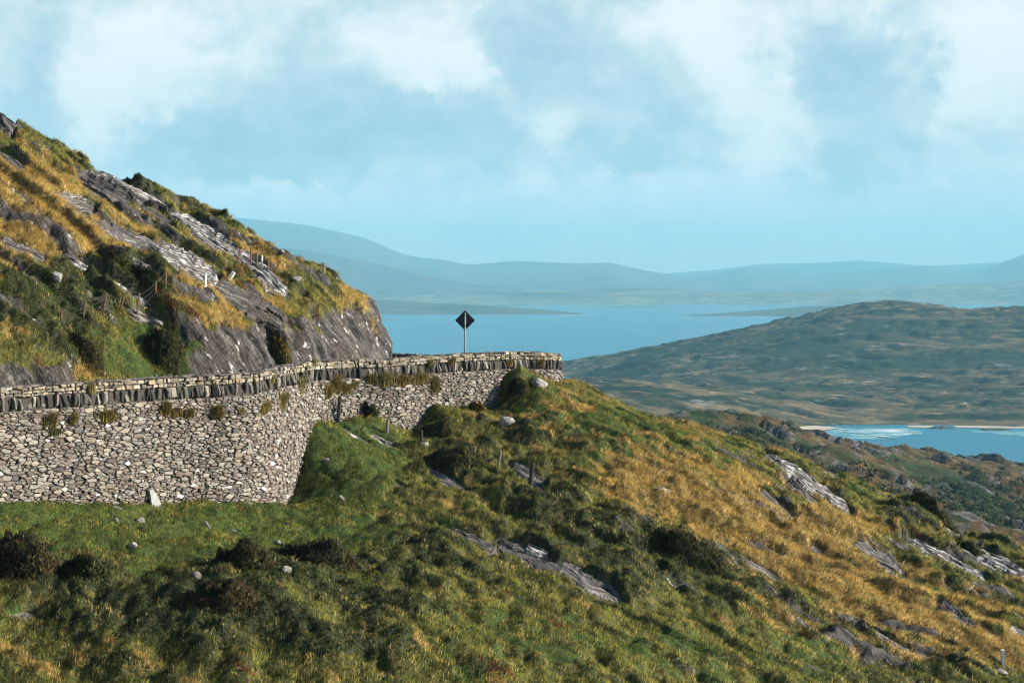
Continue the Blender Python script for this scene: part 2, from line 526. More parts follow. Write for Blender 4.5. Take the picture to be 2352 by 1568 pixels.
# ------------------------------------------------------------------ rock outcrops (u1, v1, u2, v2, half width, height m, material, label)
SLABS = [
 (776, 980, 862, 1030, 7, .12, 'P', 'thin pale slate ledge just below the dark leaning post by the wall'),
 (842, 996, 924, 1038, 10, .25, 'P', 'white topped slate ledge below the pale post at the foot of the wall'),
 (975, 1077, 1073, 1132, 13, .22, 'N', 'grey slate slab on the green bank left of three slanting fence posts'),
 (1170, 1070, 1252, 1118, 19, .35, 'N', 'grey slate slab right behind the dark fence post on the slope'),
 (1008, 1212, 1150, 1272, 20, .18, 'N', 'grey slab with white spots, upper end of the long rock in mid slope'),
 (1130, 1238, 1310, 1325, 27, .10, 'D', 'wet blue black slab in the middle of the long rock on the slope'),
 (1205, 1255, 1262, 1283, 13, .3, 'P', 'bright white lichen covered rock above the wet black slab'),
 (1270, 1298, 1432, 1388, 30, .20, 'N', 'brown grey slab streaked white, lower right end of the long rock in mid slope'),
 (1255, 1224, 1297, 1240, 8, .22, 'N', 'small grey rock above the long rock in mid slope'),
 (1752, 1040, 1958, 1178, 22, .35, 'P', 'long white streaked slab running down from the ridge on the right'),
 (1822, 1040, 1935, 1106, 10, .25, 'P', 'narrow white ledge along the upper edge of the long slab by the ridge'),
 (1738, 1120, 1846, 1212, 12, .28, 'N', 'dark edged slate strip left of and below the long slab by the ridge'),
 (1800, 1105, 1880, 1162, 12, .25, 'N', 'grey slate strip between the long ridge slab and the dark edged strip'),
 (1932, 1078, 1998, 1122, 11, .25, 'P', 'pale slab at the skyline right of the long ridge slab'),
 (1674, 1269, 1818, 1357, 11, .34, 'N', 'narrow grey ledge under the golden grass band in mid slope'),
 (1950, 1246, 2078, 1322, 24, .3, 'N', 'broad brown grey slab left of the white ribbed ledge on the right slope'),
 (2072, 1238, 2275, 1340, 16, .5, 'P', 'thick ribbed ledge with white top on the right slope'),
 (2190, 1258, 2310, 1330, 9, .25, 'P', 'narrow pale strip of rock beside the thick ribbed ledge'),
 (2232, 1262, 2380, 1338, 20, .35, 'P', 'pale slab at the right edge of the picture under the skyline gorse'),
 (1965, 1428, 2098, 1508, 9, .28, 'P', 'pale upper part of the long ledge at the lower right'),
 (2080, 1490, 2240, 1572, 13, .35, 'D', 'dark lower part of the long ledge running off the bottom at the lower right'),
 (2150, 1384, 2248, 1460, 19, .4, 'N', 'grey ribbed rock hump above the white post at the lower right'),
 (1858, 1254, 1892, 1272, 7, .2, 'N', 'small grey rock in golden grass left of the broad brown slab'),
 (2250, 1440, 2300, 1482, 9, .2, 'D', 'low dark rock right of the grey ribbed hump'),
 (2312, 1442, 2360, 1462, 8, .25, 'P', 'small pale rock at the right edge, lower right'),
 (2318, 1408, 2362, 1432, 9, .25, 'N', 'small grey rock at the right edge above the pale one'),
 (153, 1372, 224, 1419, 9, .22, 'N', 'ribbed grey rock between gorse bushes at the lower left'),
 (22, 1418, 82, 1412, 8, .2, 'P', 'white lichen covered rock at the lower left corner'),
 (740, 1093, 774, 1113, 4, .1, 'N', 'sliver of grey rock on the green bank right of the wall end'),
 (900, 1105, 940, 1129, 6, .15, 'D', 'small dark rock on the bank below the pale fence post'),
 (1254, 1143, 1278, 1160, 7, .2, 'N', 'small layered rock right of and below the dark fence post'),
 (1292, 1166, 1318, 1175, 4, .15, 'P', 'thin pale rock in heather below the layered rock'),
 (1455, 1245, 1478, 1262, 6, .2, 'N', 'small pale rock alone in dark heather in mid slope'),
 (1395, 1262, 1420, 1272, 5, .15, 'D', 'little dark rock at the edge of heather above the brown grey slab'),
 (1500, 1310, 1530, 1332, 7, .2, 'N', 'small grey rock right of the long rock in mid slope'),
 (2140, 1180, 2208, 1240, 17, .5, 'N', 'dark rounded crag under a gorse bush on the right skyline'),
]
HSLABS = [
 (-8, 240, 28, 318, 15, .7, 'D', 'dark crag at the very top of the left hillside'),
 (-10, 352, 58, 402, 12, .25, 'D', 'dark slab at the left edge below the top crag'),
 (112, 448, 222, 486, 12, .4, 'N', 'light grey rock bar above the golden grass on the left hillside'),
 (170, 400, 330, 480, 19, .3, 'D', 'big dark smooth slab under the skyline on the left hillside'),
 (208, 385, 398, 490, 7, .25, 'P', 'thin pale ledge just under the skyline of the left hillside'),
 (312, 480, 398, 532, 10, .45, 'D', 'dark stepped crag in the middle of the left hillside'),
 (212, 512, 380, 590, 17, .35, 'N', 'upper half of the broad grey slab crossing the left hillside'),
 (350, 566, 505, 655, 21, .35, 'P', 'lower half of the broad slab, white flecked, ending near the pale concrete post'),
 (388, 488, 560, 592, 13, .35, 'P', 'long white ledge running down under the skyline heather'),
 (530, 572, 662, 682, 16, .3, 'P', 'white lichen slab running down past the leaning post'),
 (-10, 552, 108, 610, 13, .35, 'N', 'pale slab at the left edge under the golden grass'),
 (130, 585, 250, 655, 11, .35, 'P', 'white slab in heather on the lower left hillside'),
 (235, 645, 355, 716, 9, .3, 'P', 'lower continuation of the white slab, ending by the rusty fence posts'),
 (290, 602, 380, 648, 11, .5, 'N', 'tilted flat grey slab with a sharp left edge behind the fence'),
 (500, 493, 592, 546, 6, .2, 'P', 'small pale ledge on the skyline of the left hillside'),
 (575, 540, 742, 620, 11, .3, 'P', 'long pale ledge following the right part of the skyline'),
 (480, 652, 665, 752, 20, .25, 'D', 'dark brown rock apron above the roadside cliff'),
 (768, 642, 868, 690, 7, .25, 'N', 'pale ledge near the tip of the left hillside'),
 (278, 712, 376, 754, 8, .25, 'N', 'broken rubbly rock below the rusty fence posts'),
 (440, 545, 500, 585, 8, .25, 'N', 'grey rock patch between two white ledges'),
]
rockmask = np.zeros_like(X)


def carve(slabs, sel):
    for (a, b, c, d, w, h, m, lab) in slabs:
        L2 = (c - a) ** 2 + (d - b) ** 2
        t = ((Uv - a) * (c - a) + (Vv - b) * (d - b)) / L2
        px = Uv - a - np.clip(t, 0, 1) * (c - a); py = Vv - b - np.clip(t, 0, 1) * (d - b)
        r = np.sqrt(px * px + py * py)
        prof = w * np.clip(4 * t * (1 - t), 0.12, 1) ** 0.5
        rr = smooth(1.0, 0.62, (r + 2.5 * fbm(X * 1.7, Y * 1.7, 3, 77)) / prof)
        np.maximum(rockmask, np.where(sel, rr, 0), out=rockmask)


HSLABS = [r[:4] + (r[4] * 1.7,) + r[5:] for r in HSLABS]
carve(SLABS, front); carve(HSLABS, onhill)
cliff = np.where(onhill, smooth(1.15, 1.6, STEEP + 1.5 * fbm(X * 0.55, Y * 0.55, 4, 3)), 0) * smooth(1.35, 1.8, KF)

# ------------------------------------------------------------------ plant cover, by place on the slope
TYPES = ['lawn', 'rough', 'gold', 'heath', 'orange']
BLOBS = [('lawn', 1300, 930, 130, 60, .7), ('lawn', 1480, 1000, 150, 45, .6), ('lawn', 1380, 1060, 120, 50, .45), ('lawn', 1640, 1060, 140, 40, .55), ('lawn', 1900, 1150, 90, 30, .5), ('lawn', 1780, 1260, 60, 26, .5), ('lawn', 1900, 1340, 70, 26, .5), ('lawn', 2060, 1420, 80, 26, .5),  # type, u, v, radius u, radius v, weight
 ('lawn', 200, 1215, 420, 80, 1.3), ('lawn', 560, 1215, 220, 80, 1.2), ('lawn', 760, 1120, 90, 110, 1.1), ('lawn', 780, 1010, 70, 50, 1), ('lawn', 760, 1250, 160, 70, 1.0),
 ('lawn', 870, 1060, 120, 60, .7), ('lawn', 1500, 1500, 420, 70, .75), ('lawn', 1050, 1430, 160, 50, .5), ('lawn', 60, 1460, 130, 40, .6), ('lawn', 350, 1330, 120, 50, .5), ('lawn', 1900, 1545, 250, 40, .5),
 ('lawn', 1185, 900, 40, 60, .8), ('lawn', 1420, 960, 130, 40, .6), ('lawn', 1650, 1020, 120, 35, .5), ('lawn', 2000, 1130, 60, 30, .5),
 ('gold', 1240, 960, 110, 60, .55), ('gold', 1330, 940, 90, 50, .55), ('gold', 1480, 1040, 150, 60, .6), ('gold', 1560, 1110, 150, 60, .9), ('gold', 1690, 1180, 150, 65, 1.15), ('gold', 1800, 1250, 150, 60, 1.1), ('gold', 1900, 1310, 150, 55, 1.05),
 ('gold', 2010, 1380, 140, 50, 1.0), ('gold', 2130, 1440, 150, 40, .8), ('gold', 2290, 1500, 130, 50, .9), ('gold', 1700, 990, 170, 24, .9), ('gold', 2270, 1225, 90, 22, 1.0), ('gold', 2020, 1110, 60, 22, .7), ('gold', 1800, 1440, 130, 40, .5), ('gold', 1620, 1420, 90, 40, .4),
 ('gold', 1950, 1220, 90, 40, .5), ('gold', 1400, 1100, 80, 50, .4), ('gold', 1100, 1140, 40, 40, .5), ('gold', 880, 1190, 40, 50, .5), ('gold', 2060, 1520, 160, 40, .5), ('gold', 2250, 1380, 90, 50, .45), ('gold', 600, 1480, 200, 50, .4), ('gold', 200, 1530, 200, 40, .4),
 ('heath', 1250, 1170, 160, 50, .8), ('heath', 1050, 1060, 130, 50, .8), ('heath', 1400, 1230, 160, 45, .9), ('heath', 1600, 1300, 150, 50, 1.1), ('heath', 1720, 1390, 190, 45, .8), ('heath', 1480, 1340, 130, 40, .8),
 ('heath', 720, 1310, 170, 45, 1.1), ('heath', 540, 1330, 150, 50, .8), ('heath', 500, 1410, 180, 55, 1.0), ('heath', 230, 1350, 120, 50, .8), ('heath', 40, 1300, 90, 80, 1.0), ('heath', 700, 1500, 300, 50, .8), ('heath', 900, 1400, 150, 45, .7), ('heath', 1000, 1290, 120, 45, .8),
 ('heath', 300, 1460, 200, 50, .8), ('heath', 2140, 1170, 60, 40, 1.2), ('heath', 2280, 1255, 90, 25, .9), ('heath', 2040, 1210, 90, 30, .7), ('heath', 1540, 1020, 80, 30, .5), ('heath', 1230, 1005, 60, 30, .8), ('heath', 1380, 1010, 60, 25, .5), ('heath', 2200, 1350, 110, 35, .6), ('heath', 1900, 1060, 60, 25, .5), ('heath', 2000, 1470, 100, 35, .6), ('heath', 2200, 1540, 110, 35, .7),
 ('orange', 620, 1530, 200, 40, .12), ('orange', 450, 1400, 60, 40, .3), ('orange', 1050, 1540, 160, 30, .12), ('orange', 1640, 1290, 50, 20, .3), ('orange', 30, 1300, 60, 60, .35),
]
HBLOBS = [
 ('gold', 60, 430, 110, 50, 1.2), ('gold', 90, 520, 140, 60, 1.3), ('gold', 190, 560, 90, 40, 1.1), ('gold', 30, 590, 80, 30, .6), ('gold', 300, 560, 60, 30, .5), ('gold', 400, 640, 90, 30, .7), ('gold', 500, 700, 110, 35, .9), ('gold', 590, 740, 60, 40, 1.0), ('gold', 625, 790, 30, 50, 1.0),
 ('gold', 800, 690, 70, 35, .8), ('gold', 850, 735, 40, 30, .8), ('gold', 560, 570, 60, 25, .7), ('gold', 650, 615, 50, 20, .8), ('gold', 210, 872, 60, 12, .9), ('gold', 300, 640, 40, 20, .7), ('gold', 470, 560, 50, 20, .5), ('gold', 30, 770, 40, 40, .4),
 ('heath', 90, 700, 170, 45, 1.1), ('heath', 60, 640, 130, 35, .7), ('heath', 270, 615, 80, 35, 1.2), ('heath', 350, 660, 60, 30, .9), ('heath', 180, 660, 70, 30, .7), ('heath', 100, 760, 110, 40, .9), ('heath', 160, 810, 60, 50, .9), ('heath', 380, 790, 40, 60, 1.0), ('heath', 460, 690, 50, 25, .8), ('heath', 480, 500, 90, 25, .8), ('heath', 350, 440, 80, 30, .9), ('heath', 250, 500, 60, 25, .6), ('heath', 380, 545, 60, 25, .7), ('heath', 600, 520, 60, 25, .7), ('heath', 690, 600, 60, 25, .7), ('heath', 740, 670, 50, 30, .7), ('heath', 860, 740, 30, 60, .7), ('heath', 60, 360, 90, 30, .5),
 ('lawn', 330, 800, 110, 70, .6), ('lawn', 250, 770, 60, 50, .4), ('lawn', 430, 800, 60, 50, .6), ('lawn', 560, 790, 40, 60, .4), ('lawn', 300, 850, 120, 25, .9),
 ('orange', 120, 680, 140, 40, .35), ('orange', 150, 590, 60, 16, .6), ('orange', 420, 720, 120, 40, .45), ('orange', 560, 690, 90, 40, .4), ('orange', 820, 700, 70, 40, .35), ('orange', 600, 780, 40, 40, .5), ('orange', 250, 590, 120, 40, .3),
]


def score(blobs, U, V, x, y, seed):
    S = np.zeros((len(TYPES),) + U.shape)
    S[1] = 0.46
    p_ = (x * .86 - y * .5); q_ = (x * .5 + y * .86)          # streaks run down the fall of the beds
    wu = U + 55 * fbm(x * 0.25, y * 0.25, 3, seed); wv = V + 28 * fbm(x * 0.25 + 50, y * 0.25, 3, seed + 9)
    for t, u, v, ru, rv, w in blobs:
        r2 = ((wu - u) / ru) ** 2 + ((wv - v) / rv) ** 2
        S[TYPES.index(t)] += w * .72 * np.exp(-0.8 * r2)
    for i in range(len(TYPES)):
        S[i] += 0.55 * fbm(p_ * 0.22 + 31 * i, q_ * 0.55, 4, seed + 20 + i) + 0.62 * fbm(p_ * 0.8 + 31 * i, q_ * 1.4, 4, seed + 40 + i)
    S[4] -= 0.06
    return S


S_f = score(BLOBS, Uv, Vv, X, Y, 100)
S_h = score(HBLOBS, Uv, Vv, X, Y, 200); S_h[2] += .10; S_h[4] += .10
COVER = np.where(front, S_f.argmax(0), S_h.argmax(0))
SOIL = np.array([(.045, .075, .016), (.07, .07, .022), (.20, .135, .04), (.035, .038, .014), (.09, .05, .016)])

# ------------------------------------------------------------------ small relief: tussocks, hummocks, bedding steps
ish = np.isin(COVER, (3, 4)).astype(float); isl = (COVER == 0).astype(float); isg = (COVER == 2).astype(float)


def blur(A, n):
    k = np.ones(2 * n + 1) / (2 * n + 1)
    A = np.apply_along_axis(lambda r: np.convolve(np.pad(r, n, mode='edge'), k, 'valid'), 1, A)
    return np.apply_along_axis(lambda r: np.convolve(np.pad(r, n, mode='edge'), k, 'valid'), 0, A)


ishb = blur(ish, 4); islb = blur(isl, 4)
hum = fbm(X * 0.42, Y * 0.42, 3, 400); tus = fbm(X * 1.35, Y * 1.35, 3, 410); tus2 = fbm(X * 3.1, Y * 3.1, 2, 420)
dm1, _c = domes(X + .25 * tus2, Y + .25 * tus, 1.05, 60); dm2, _c = domes(X, Y, 0.5, 70); dm3, _c = domes(X + .5 * tus, Y, 2.3, 80)
lawnish = 1 - 0.38 * islb
relief = (0.42 * dm1 * lawnish + 0.17 * dm2 * lawnish + 0.34 * dm3 * lawnish * (.4 + .6 * ishb) + 0.30 * hum * (1 - 0.6 * islb) + (0.10 + 0.10 * ishb) * (tus + 0.35) * (1 - 0.55 * islb) + 0.11 * tus2 * (1 - 0.4 * islb) + 0.32 * ishb)
# stepped beds of slate under the turf, each with a low riser towards the lower side
b_al = X * .95 - Y * .30; b_ac = X * .30 + Y * .95
bph = b_ac / 3.1 + 0.9 * fbm(b_al / 10, b_ac / 5, 4, 660); bph = bph - np.floor(bph)
bedw = np.where(onhill, 1.0 * smooth(1.5, 5, SDF), 0.45 * smooth(1050, 1500, Uv))
relief = relief + bedw * (0.75 * smooth(0, .12, bph) * (1 - bph) - .25)
relief = relief - 0.38 * (1 - islb) - 0.10 * islb
relief *= (1 - 0.9 * np.maximum(rockmask, cliff)) * np.where(front, smooth(0.0, 1.2, SDW + 0.28) * 0.9 + 0.1, smooth(0.2, 1.5, SDF))
relief = np.where(isback & ~onhill, 0, relief)
Z = Zs + relief - 0.12 * rockmask
Pn = np.stack([-GXD, -GYD, np.ones_like(GXD)], -1); Pn /= np.linalg.norm(Pn, axis=-1)[..., None]
VX, VY, VZ = X.copy(), Y.copy(), Z.copy()
# crags: push the cut faces in and out along their normal, in steep slabs of bedding
la = np.array([0.50, 0.12, -0.86]); aa = np.array([0.80, 0.15, 0.49])
sl = X * la[0] + Y * la[1] + Z * la[2]; ta = X * aa[0] + Y * aa[1] + Z * aa[2]
cr = 0.75 * fbm(ta * 0.55, sl * 0.20, 4, 500, 0.6) + 0.16 * (np.floor(ta * 2.2 + 1.2 * fbm(sl * 0.5, ta * 0.4, 2, 510)) * 0.37 % 1.0 - 0.5)
VX += Pn[..., 0] * cr * cliff; VY += Pn[..., 1] * cr * cliff; VZ += Pn[..., 2] * cr * cliff
GY2, GX2 = np.gradient(np.where(isback & ~onhill, Zs, Z), GS)
NRM = np.stack([-GX2, -GY2, np.ones_like(GX2)], -1); NRM /= np.linalg.norm(NRM, axis=-1)[..., None]
tintg = SOIL[COVER] * (1 + 0.35 * fbm(X * 0.9, Y * 0.9, 3, 600))[..., None]
UVg = np.stack([sl, ta], -1).reshape(-1, 2)
Vg = np.stack([VX, VY, VZ], -1).reshape(-1, 3)
# bare bedding planes that show through the turf here and there
bl = (X * .86 - Y * .5); bc = (X * .5 + Y * .86)
bare0 = smooth(.24, .36, np.where(front, -.02, .08) + fbm(bl * .22, bc * 1.1, 4, 640) + .22 * fbm(bl * .05, bc * .12, 3, 650)) * np.where(front, smooth(1150, 1700, Uv) * (COVER != 0), .9 * (SDF > 3))
expo = smooth(.02, .16, fbm(b_al * .10, b_ac * .30, 4, 670) + np.where(front, -.20, -.05))
bare0 = np.maximum(bare0, smooth(.46, .30, bph) * expo * np.where(front, smooth(1350, 1700, Uv), SDF > 2.5))
rk = np.maximum(np.maximum(cliff, np.where(front, 0, 0.6 * rockmask)), bare0).ravel()
rk[(isback & ~onhill).ravel()] = 0
fc = (front[:-1, :-1] & front[1:, 1:] & front[:-1, 1:] & front[1:, :-1])
fr_q = grid_faces(NX, NY, fc); bk_q = grid_faces(NX, NY, ~fc)
tag(mesh_quads("grass_slope", Vg, fr_q, M_TERR, colors=tintg.reshape(-1, 3), uv=UVg, rock=rk, smooth_shade=True),
    "steep grassy slope below the stone wall", None, None, "structure")
tag(mesh_quads("rocky_hillside", Vg, bk_q, M_TERR, colors=tintg.reshape(-1, 3), uv=UVg, rock=rk, smooth_shade=True),
    "rocky hillside rising above the road", None, None, "structure")

# road between wall and cut slope
m, nt = new_mat("asphalt")
pos = N(nt, 'ShaderNodeNewGeometry').outputs['Position']
p = N(nt, 'ShaderNodeBsdfPrincipled'); p.inputs['Roughness'].default_value = 0.85
L(nt, mix_rgb(nt, maprange(nt, noise_n(nt, pos, 12, 4), .3, .7), (.035, .036, .038), (.065, .065, .066)), p.inputs['Base Color'])
L(nt, p.outputs[0], N(nt, 'ShaderNodeOutputMaterial').inputs[0]); M_ROAD = m
ii = np.arange(0, len(WP), 6)
inn = WP[ii, :2] - WN[ii] * 0.9
out = WP[ii, :2] - WN[ii] * 5.4
rv = np.concatenate([np.c_[inn, np.full(len(ii), ROAD_Z + 0.04)], np.c_[out, np.full(len(ii), ROAD_Z + 0.04)]])
n = len(ii)
keep = [i for i in range(n - 1) if WS[ii[i]] < 45]
q = np.array([(i, i + 1, n + i + 1, n + i) for i in keep])
tag(mesh_quads("road", rv, q, M_ROAD), "narrow asphalt road behind the stone wall", None, None, "structure")


# ------------------------------------------------------------------ outcrop meshes
def outcrop(a, b, c, d, w, h, mat, lab, seed, hill):
    Lpx = math.hypot(c - a, d - b)
    ns = int(np.clip(Lpx / 2.2, 14, 110)); nt_ = int(np.clip(w * 2 / 1.3, 9, 44))
    s = np.linspace(0, 1, ns)[None, :]; t = np.linspace(-1, 1, nt_)[:, None]
    prof = np.clip(4 * s * (1 - s), 0, 1) ** 0.42 * (1 + 0.35 * noise2(s * Lpx / 28, s * 0 + seed, seed)) + 0.05
    ragged = 1 + 0.38 * fbm(s * Lpx / 14, t * 0.6 + seed * 3.1, 3, seed + 5)
    nxp, nyp = -(d - b) / Lpx, (c - a) / Lpx
    bend = 0.25 * w * noise2(s * Lpx / 60, s * 0, seed + 2)
    uu = a + (c - a) * s + nxp * (t * w * prof * ragged + bend)
    vv = b + (d - b) * s + nyp * (t * w * prof * ragged + bend)
    P = ground_hit(uu.ravel(), vv.ravel(), 'hill' if hill else None)
    # keep the sheet continuous where a sight line slips over a bump
    D = P[:, 1].reshape(uu.shape); med = np.median(D, axis=0, keepdims=True)
    D = np.clip(D, med - 3.0, med + 3.0)
    P = np.stack([(uu - U0) / F * D, D, bil(Zs, ((uu - U0) / F * D), D)], -1)
    gxn = bil(GXD, P[..., 0], P[..., 1]); gyn = bil(GYD, P[..., 0], P[..., 1])
    nr = np.stack([-gxn, -gyn, np.ones_like(gxn)], -1); nr /= np.linalg.norm(nr, axis=-1)[..., None]
    Lm = Lpx * D.mean() / F * 1.15; Wm = max(0.25, np.linalg.norm(P[-1] - P[0], axis=-1).mean())
    edge = np.clip((1 - np.abs(t)) * 3.2, 0, 1) * np.clip(np.minimum(s, 1 - s) * 9, 0, 1)
    nl = max(2.5, Wm / 0.42)
    q = (t * 0.5 + 0.5) * nl + 0.15 * noise2(s * Lm * 0.15, t * 0.5, seed + 7)
    lay = (np.floor(q) * 0.618 + seed * 0.37) % 1.0
    step = (lay - 0.5) * 0.17 + (q - np.floor(q)) * -0.12
    rough_ = 0.05 * fbm(s * Lm * 0.5, t * nl * 1.6, 3, seed + 11) - 0.20 * smooth(.18, .42, fbm(s * Lm * .3 + seed, t * nl * .45, 3, seed + 17))
    off = -0.16 + edge * (h * .55 * (0.8 + 0.28 * noise2(s * Lm * 0.22 + 3, t * 0.8, seed + 13)) + 0.16 + step * min(1, h / 0.3) + rough_)
    P = P + nr * off[..., None]
    uvv = np.stack([np.broadcast_to(s * Lm + seed * 3.3, off.shape), np.broadcast_to((t * 0.5 + .5) * Wm * 1.2 + seed * 1.7, off.shape)], -1).reshape(-1, 2)
    q4 = grid_faces(ns, nt_)
    # outward facing
    o = mesh_quads("rock_outcrop", P.reshape(-1, 3), q4[:, ::-1] if True else q4, {'P': M_ROCK_PALE, 'N': M_ROCK, 'D': M_ROCK_DARK}[mat], uv=uvv)
    tag(o, lab, "rock", "slate outcrops of the left hillside" if hill else "slate outcrops of the grass slope")


for i, r in enumerate(SLABS): outcrop(*r, 11 + i, False)
for i, r in enumerate(HSLABS): outcrop(*r, 71 + i, True)

# ================================================================== the stone wall
H_COP, H_UP = 0.40, 0.58                                 # coping and upright course heights
wallbase = np.array([min(bil(Zs, np.array([WP[i, 0] + WN[i, 0] * o]), np.array([WP[i, 1] + WN[i, 1] * o]))[0] for o in (0.1, 0.5, 0.9)) for i in range(0, len(WP), 4)])
wb_s = WS[::4]
BATTER = 0.085


def wpt(s, h, dep):
    """wall coordinates: along, height from the top, outwards from the face -> world"""
    x = np.interp(s, WS, WP[:, 0]); y = np.interp(s, WS, WP[:, 1]); zt = np.interp(s, WS, WP[:, 2])
    nx = np.interp(s, WS, WN[:, 0]); ny = np.interp(s, WS, WN[:, 1])
    o = dep + BATTER * np.maximum(0, -h - H_COP)
    return np.stack([x + nx * o, y + ny * o, zt + h], -1)


wall = bpy.data.objects.new("stone_wall", None); link(wall)
tag(wall, "long curving dry stone retaining wall carrying the road round the hillside", "stone wall")


def clip_poly(poly, nx, ny, c):
    out = []
    for i in range(len(poly)):
        a = poly[i]; b = poly[(i + 1) % len(poly)]
        da = a[0] * nx + a[1] * ny - c; db = b[0] * nx + b[1] * ny - c
        if da <= 0: out.append(a)
        if (da < 0 < db) or (db < 0 < da):
            t = da / (da - db); out.append((a[0] + (b[0] - a[0]) * t, a[1] + (b[1] - a[1]) * t))
    return out


R = random.Random(5)
STONE_COLS = [(.30, .285, .26), (.25, .24, .225), (.32, .305, .275), (.26, .225, .195), (.20, .17, .15), (.19, .185, .175), (.34, .31, .26), (.27, .235, .205), (.17, .14, .125), (.13, .12, .115)]


class Stones:
    def __init__(self): self.V = []; self.f = []; self.c = []; self.n = 0

    def stone(self, poly, d0, d1, col, bevel=0.86, tilt=0.04, jit=0.012, sub=True):
        """poly in (s, h); a rough block from depth d0 (in the wall) to d1 (proud of the face)"""
        if sub:
            pp = []
            for i in range(len(poly)):
                a = poly[i]; b = poly[(i + 1) % len(poly)]
                pp.append(a); 
                if math.hypot(b[0] - a[0], b[1] - a[1]) > 0.10:
                    m_ = R.uniform(.35, .65); pp.append((a[0] + (b[0] - a[0]) * m_, a[1] + (b[1] - a[1]) * m_))
            poly = pp
        n = len(poly)
        cx = sum(p_[0] for p_ in poly) / n; cy = sum(p_[1] for p_ in poly) / n
        P = np.array([(x + R.uniform(-jit, jit), y + R.uniform(-jit, jit)) for x, y in poly])
        tx, ty = R.uniform(-tilt, tilt), R.uniform(-tilt, tilt)
        sc = max(np.ptp(P[:, 0]), 0.05)

        def dep(q, d): return d + (tx * (q[:, 0] - cx) + ty * (q[:, 1] - cy)) * 3
        r1 = np.array([cx, cy]) + (P - [cx, cy]) * np.array([[R.uniform(bevel - .06, bevel + .06)] for _ in range(n)])
        r0 = P
        sh = np.concatenate([np.c_[r0, np.full(n, d0)], np.c_[r0, dep(r0, d1 - (d1 - d0) * .28 if d1 - d0 < .4 else d1 - 0.05)],
                             np.c_[r1, dep(r1, d1)], [[cx + R.uniform(-.2, .2) * sc * .4, cy, d1 + R.uniform(-.01, .03)]]])
        o = self.n
        self.V.append(sh); self.n += len(sh)
        for i in range(n):
            j = (i + 1) % n
            self.f += [(o + i, o + j, o + n + j, o + n + i), (o + n + i, o + n + j, o + 2 * n + j, o + 2 * n + i), (o + 2 * n + i, o + 2 * n + j, o + 3 * n)]
        self.c += [col] * len(sh)

    def build(self, name, mat, parent):
        V = np.concatenate(self.V); W = wpt(V[:, 0], V[:, 1], V[:, 2])
        loops = np.array([i for f in self.f for i in f]); starts = np.cumsum([0] + [len(f) for f in self.f[:-1]])
        return mesh_np(name, W, loops, starts, mat, parent=parent, colors=np.array(self.c))


def jcol(cols, k=.16):
    c = R.choice(cols); f = R.uniform(1 - k, 1 + k) * .93; return (c[0] * f, c[1] * f * .97, c[2] * f * .91)


S_END = WS[-1]
s_turn = float(np.interp(16.0, np.arange(len(WALL_UVD)), np.arange(len(WALL_UVD)))) # index kept for reading
i_turn = int(np.argmin((WP[:, 0] - wp[16, 0]) ** 2 + (WP[:, 1] - wp[16, 1]) ** 2)); S_VIS = WS[i_turn]
# ---- rubble face: cells of a power diagram, each cell one stone
hmin = -6.9
sites = []
cw, ch = 0.170, 0.088
i_s0 = 1.5
js = 0
hh = -H_COP - H_UP - 0.02
s_ = i_s0
while s_ < S_VIS:
    base = float(np.interp(s_, wb_s, wallbase) - np.interp(s_, WS, WP[:, 2])) - 0.35
    h_ = hh + 0.05
    big = 1.0 + 0.5 * float(noise2(s_ * 0.35, 0.0, 900))
    while h_ > base:
        if R.random() > 0.15:
            sites.append((s_ + R.uniform(-.5, .5) * cw * 1.0, h_ + R.uniform(-.5, .5) * ch * 1.0, (R.uniform(0, 1) ** 4) * 0.085))
        if R.random() < .22: sites.append((s_ + R.uniform(-.5, .5) * cw, h_ + R.uniform(-.5, .5) * ch, 0.0))
        h_ -= ch * R.uniform(.8, 1.3)
    s_ += cw
si = np.array(sites); AN = 2.3
q = np.c_[si[:, 0], si[:, 1] * AN]
face = Stones()
order = np.argsort(q[:, 0]); q = q[order]; si = si[order]
pos_s = q[:, 0]
for i in range(len(q)):
    lo = np.searchsorted(pos_s, pos_s[i] - .7); hi = np.searchsorted(pos_s, pos_s[i] + .7)
    d2 = ((q[lo:hi] - q[i]) ** 2).sum(1); nb = lo + np.argsort(d2)[1:18]
    top = (hh + 0.03) * AN
    poly = [(q[i, 0] - .8, q[i, 1] - .8), (q[i, 0] + .8, q[i, 1] - .8), (q[i, 0] + .8, min(q[i, 1] + .8, top)), (q[i, 0] - .8, min(q[i, 1] + .8, top))]
    for j in nb:
        nx_, ny_ = q[j] - q[i]
        c_ = ((q[j] ** 2).sum() - (q[i] ** 2).sum() - si[j, 2] + si[i, 2]) / 2
        poly = clip_poly(poly, nx_, ny_, c_)
        if len(poly) < 3: break
    if len(poly) < 3: continue
    A = np.array(poly); 
    if np.ptp(A[:, 0]) < 0.04 or np.ptp(A[:, 1]) < 0.04: continue
    cen = A.mean(0)
    gap = R.uniform(0.005, 0.020)
    r_ = np.linalg.norm(A - cen, axis=1)[:, None]
    A = cen + (A - cen) * np.clip(1 - gap / np.maximum(r_, .04), .5, 1) * np.array([[R.uniform(.74, 1.06)] for _ in A])
    A[:, 1] /= AN
    d1 = R.uniform(0.02, 0.13) + (0.05 if R.random() < .12 else 0)
    u_here = U0 + F * np.interp(si[i, 0], WS, WP[:, 0]) / np.interp(si[i, 0], WS, WP[:, 1])
    col = jcol(STONE_COLS[3:9] if 585 < u_here < 650 and R.random() < .6 else STONE_COLS)
    if R.random() < .025: col = (.52, .50, .46)
    face.stone([tuple(p_) for p_ in A], -0.16, d1, col, R.uniform(.84, .96), 0.05)
face.build("rubble_face", M_STONE, wall)
